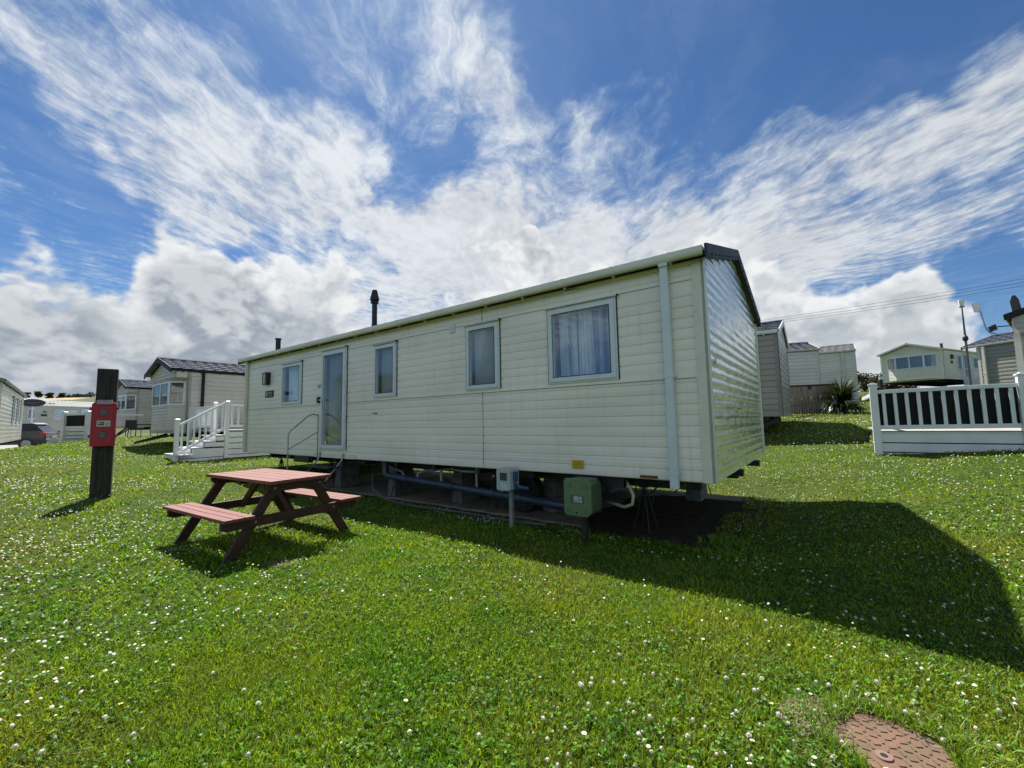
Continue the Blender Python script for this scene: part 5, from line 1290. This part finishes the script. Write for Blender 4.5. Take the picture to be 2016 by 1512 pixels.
# ------------------------------------------------------------------ flowers in the lawn
PET = foliage_mat('petal_white', (.74, .73, .66), (.66, .63, .55), .3, .6, 60, None, .3, None, (1, 1, .92)); STEM = mat('flower_stem', (.06, .11, .03), .7)
YEL = mat('petal_yellow', (.75, .55, .02), .5, var=.1)
def flower_proto(kind, seed):
    rr = random.Random(seed); m = MB(); H_ = .048
    if kind == 'clover':
        m.lathe([(.002, H_ - .006), (.0065, H_ - .004), (.0085, H_ + .001), (.0075, H_ + .006), (.003, H_ + .009)], 0, 0, 8)
        for k in range(38):
            z = rr.uniform(-.9, 1); a = k * 2.4; q = math.sqrt(1 - z * z); d = Vector((q * math.cos(a), q * math.sin(a), z)); p = Vector((0, 0, H_)) + Vector((d.x * .0085, d.y * .0085, d.z * .007)); e = d.orthogonal().normalized() * .0022
            m.add([p - e, p + e, p + d * .0045 + Vector((0, 0, .001))], [(0, 1, 2)])
    elif kind == 'daisy':
        for k in range(13):
            a = k * 6.283 / 13; c_, s_ = math.cos(a), math.sin(a); w_ = .0028
            m.add([(c_ * .003, s_ * .003, H_), (c_ * .009 - s_ * w_, s_ * .009 + c_ * w_, H_ + .002), (c_ * .0125, s_ * .0125, H_ + .0025), (c_ * .009 + s_ * w_, s_ * .009 - c_ * w_, H_ + .002)], [(0, 1, 2, 3)])
    else:
        for k in range(5):
            a = k * 6.283 / 5; c_, s_ = math.cos(a), math.sin(a); w_ = .0045
            m.add([(c_ * .001, s_ * .001, H_), (c_ * .008 - s_ * w_, s_ * .008 + c_ * w_, H_ + .003), (c_ * .0105, s_ * .0105, H_ + .005), (c_ * .008 + s_ * w_, s_ * .008 - c_ * w_, H_ + .003)], [(0, 1, 2, 3)])
    me = bpy.data.meshes.new(kind + '_flower'); nf0 = len(m.f)
    if kind == 'daisy': m.lathe([(.0035, H_ - .001), (.004, H_ + .002), (.002, H_ + .0035)], 0, 0, 8)
    nf1 = len(m.f); m.tube([(.004, .002, -.005), (.001, 0, H_ * .5), (0, 0, H_ - .004)], .0009, 4, cap=False)
    me.from_pydata(m.v, [], m.f); me.materials.append(YEL if kind == 'buttercup' else PET); me.materials.append(YEL); me.materials.append(STEM)
    for i, p in enumerate(me.polygons): p.material_index = 0 if i < nf0 else (1 if i < nf1 else 2)
    return me
protos = {k: [flower_proto(k, 3 + i) for i in range(3)] for k in ('clover', 'daisy', 'buttercup')}
def flowers():
    n = 90000
    x, y, r = scatter(n, 1.0, 26, 1.2)
    dn = vnoise(x, y, .55, 11) * .35 + vnoise(x, y, 1.6, 12) * .38 + vnoise(x, y, 5.0, 13) * .27
    left = np.clip((-x - .55 * y + .3) / 2.5, 0, 1) * np.clip((y - 1.0) / 3, 0, 1); rightb = np.clip((x - 2.0) / 2.5, 0, 1) * np.clip((y - 1.5) / 2, 0, 1)
    fg = np.clip((x + 1.2) / 2.0, 0, 1) * np.clip((2.9 - y) / 1.2, 0, 1)
    slabf = np.exp(-((((x - CC.x) * BV.x + (y - CC.y) * BV.y) + .05) / .22) ** 2) * ((x > -1.4) & (x < 3))
    want = .02 + .34 * left + .30 * rightb + .09 * fg + .25 * slabf + .02 * np.clip((y - 6) / 4, 0, 1)
    pr = np.clip(1.35 - r / 22, .3, 1) * np.clip((dn - .33) * 3.0, 0, 1) ** 1.3 * want * 1.7
    ok = lawn_ok(x, y) & (RNG.random(n) < pr) & (r > 1.15); x, y, r = x[ok], y[ok], r[ok]
    o = np.argsort(r); x, y, r = x[o], y[o], r[o]; z = ground_np(x, y)
    vis = (np.abs(x / y) < 1.24) & ((z - K) / y > -.92)
    near = np.where(vis)[0][:300]; nearset = set(near.tolist())
    yellow = 0
    for i in near:
        k = 'clover' if RNG.random() < .80 else ('daisy' if RNG.random() < .85 else 'buttercup')
        o = bpy.data.objects.new(k + '_flower', protos[k][int(RNG.integers(3))]); COL.objects.link(o)
        o.location = (x[i], y[i], z[i] - .006); sc_ = float(.45 + .55 * RNG.random() ** 1.3); o.scale = (sc_, sc_, sc_ * float(.8 + .5 * RNG.random()))
        o.rotation_euler = (float(RNG.normal(0, .22)), float(RNG.normal(0, .22)), float(RNG.random() * 6.28))
        tag(o, {'clover': 'small round white clover flower in the foreground lawn', 'daisy': 'small flat white daisy with yellow centre in the foreground lawn', 'buttercup': 'tiny yellow buttercup in the foreground lawn'}[k],
            'flower', {'clover': 'white clover flowers in the foreground lawn', 'daisy': 'daisies in the foreground lawn', 'buttercup': 'buttercups in the foreground lawn'}[k])
    rest = np.array([i for i in range(len(x)) if i not in nearset]); x, y, r, z = x[rest], y[rest], r[rest], z[rest]; n = len(x)
    s = (.0060 + .0045 * RNG.random(n)) * np.clip(r / 9, 1, 1.5); hz = z + .034 + .022 * RNG.random(n)
    tx, ty = RNG.normal(0, .35, n), RNG.normal(0, .35, n); V = np.empty((n, 7, 3))
    for j in range(6):
        a = j * 1.0472; ox, oy = np.cos(a) * s, np.sin(a) * s; V[:, j] = np.c_[x + ox, y + oy, hz + ox * tx + oy * ty]
    V[:, 6] = np.c_[x - tx * s * .6, y - ty * s * .6, hz + s * .8]
    b0 = np.arange(n) * 7; fs = np.concatenate([np.c_[b0 + j, b0 + (j + 1) % 6, b0 + 6] for j in range(6)], 1).reshape(-1)
    o = np_mesh('lawn_flowers', V.reshape(-1, 3), fs, np.full(n * 6, 3), PET); tag(o, 'mass of small white daisies and clover heads speckling the lawn farther off', 'flowers', kind='stuff')
    print('flowers', len(near), n)
flowers()
# dry mown clippings: by the table and round the manhole cover
def straw(x0, y0, rad, n, seed):
    rr = np.random.default_rng(seed); a = rr.random(n) * 6.283; q = rad * rr.random(n) ** .7; x = x0 + np.cos(a) * q * 1.3; y = y0 + np.sin(a) * q; ok = np.hypot(x - MAN.x, y - MAN.y) > MAN_R * .88
    x, y = x[ok], y[ok]; n = len(x); z = ground_np(x, y) + .008 + .02 * rr.random(n); b = rr.random(n) * 6.283; L_ = .012 + .03 * rr.random(n); w_ = .0011
    dx, dy = np.cos(b) * L_, np.sin(b) * L_; V = np.stack([np.c_[x - dx - dy / L_ * w_, y - dy + dx / L_ * w_, z], np.c_[x - dx + dy / L_ * w_, y - dy - dx / L_ * w_, z], np.c_[x + dx, y + dy, z + (rr.random(n) - .3) * .03]], 1); return V.reshape(-1, 3)
P = gat(552, 1115); V = np.concatenate([straw(P.x, P.y, .12, 420, 1), straw(MAN.x - .16, MAN.y + .16, .13, 620, 2), straw(MAN.x, MAN.y, .30, 700, 4)])
for x_, y_ in RNG.uniform((-2.5, 1.2), (2.5, 4), (40, 2)): V = np.concatenate([V, straw(x_, y_, .15, 5, int(x_ * 100) % 97 + 5)])
st = []
for _ in range(34):
    x_, y_ = RNG.uniform(-2.6, 2.6), RNG.uniform(1.5, 4.2); a = RNG.uniform(0, 6.28); L_ = RNG.uniform(.06, .17); cv = RNG.uniform(-1.2, 1.2); px_, py_ = x_, y_; n_ = 7
    if not lawn_ok(np.array([x_]), np.array([y_]))[0]: continue
    for k in range(n_):
        aa = a + cv * k / n_; qx, qy = px_ + math.cos(aa) * L_ / n_, py_ + math.sin(aa) * L_ / n_; z0, z1 = [gz(px_, py_) + .022 + .03 * math.sin(math.pi * kk / n_) for kk in (k, k + 1)]; w_ = .0010
        nx_, ny_ = -math.sin(aa) * w_, math.cos(aa) * w_; st += [(px_ - nx_, py_ - ny_, z0), (px_ + nx_, py_ + ny_, z0), (qx, qy, z1), (px_ + nx_, py_ + ny_, z0), (qx + nx_, qy + ny_, z1), (qx, qy, z1)]; px_, py_ = qx, qy
V = np.concatenate([V, np.array(st)])
o = np_mesh('dry_grass', V, np.arange(len(V)), np.full(len(V) // 3, 3), mat('straw', (.36, .29, .16), .8, var=.25, vscale=30)); tag(o, 'scattered dry mown grass clippings on the lawn', 'dry grass', kind='stuff')
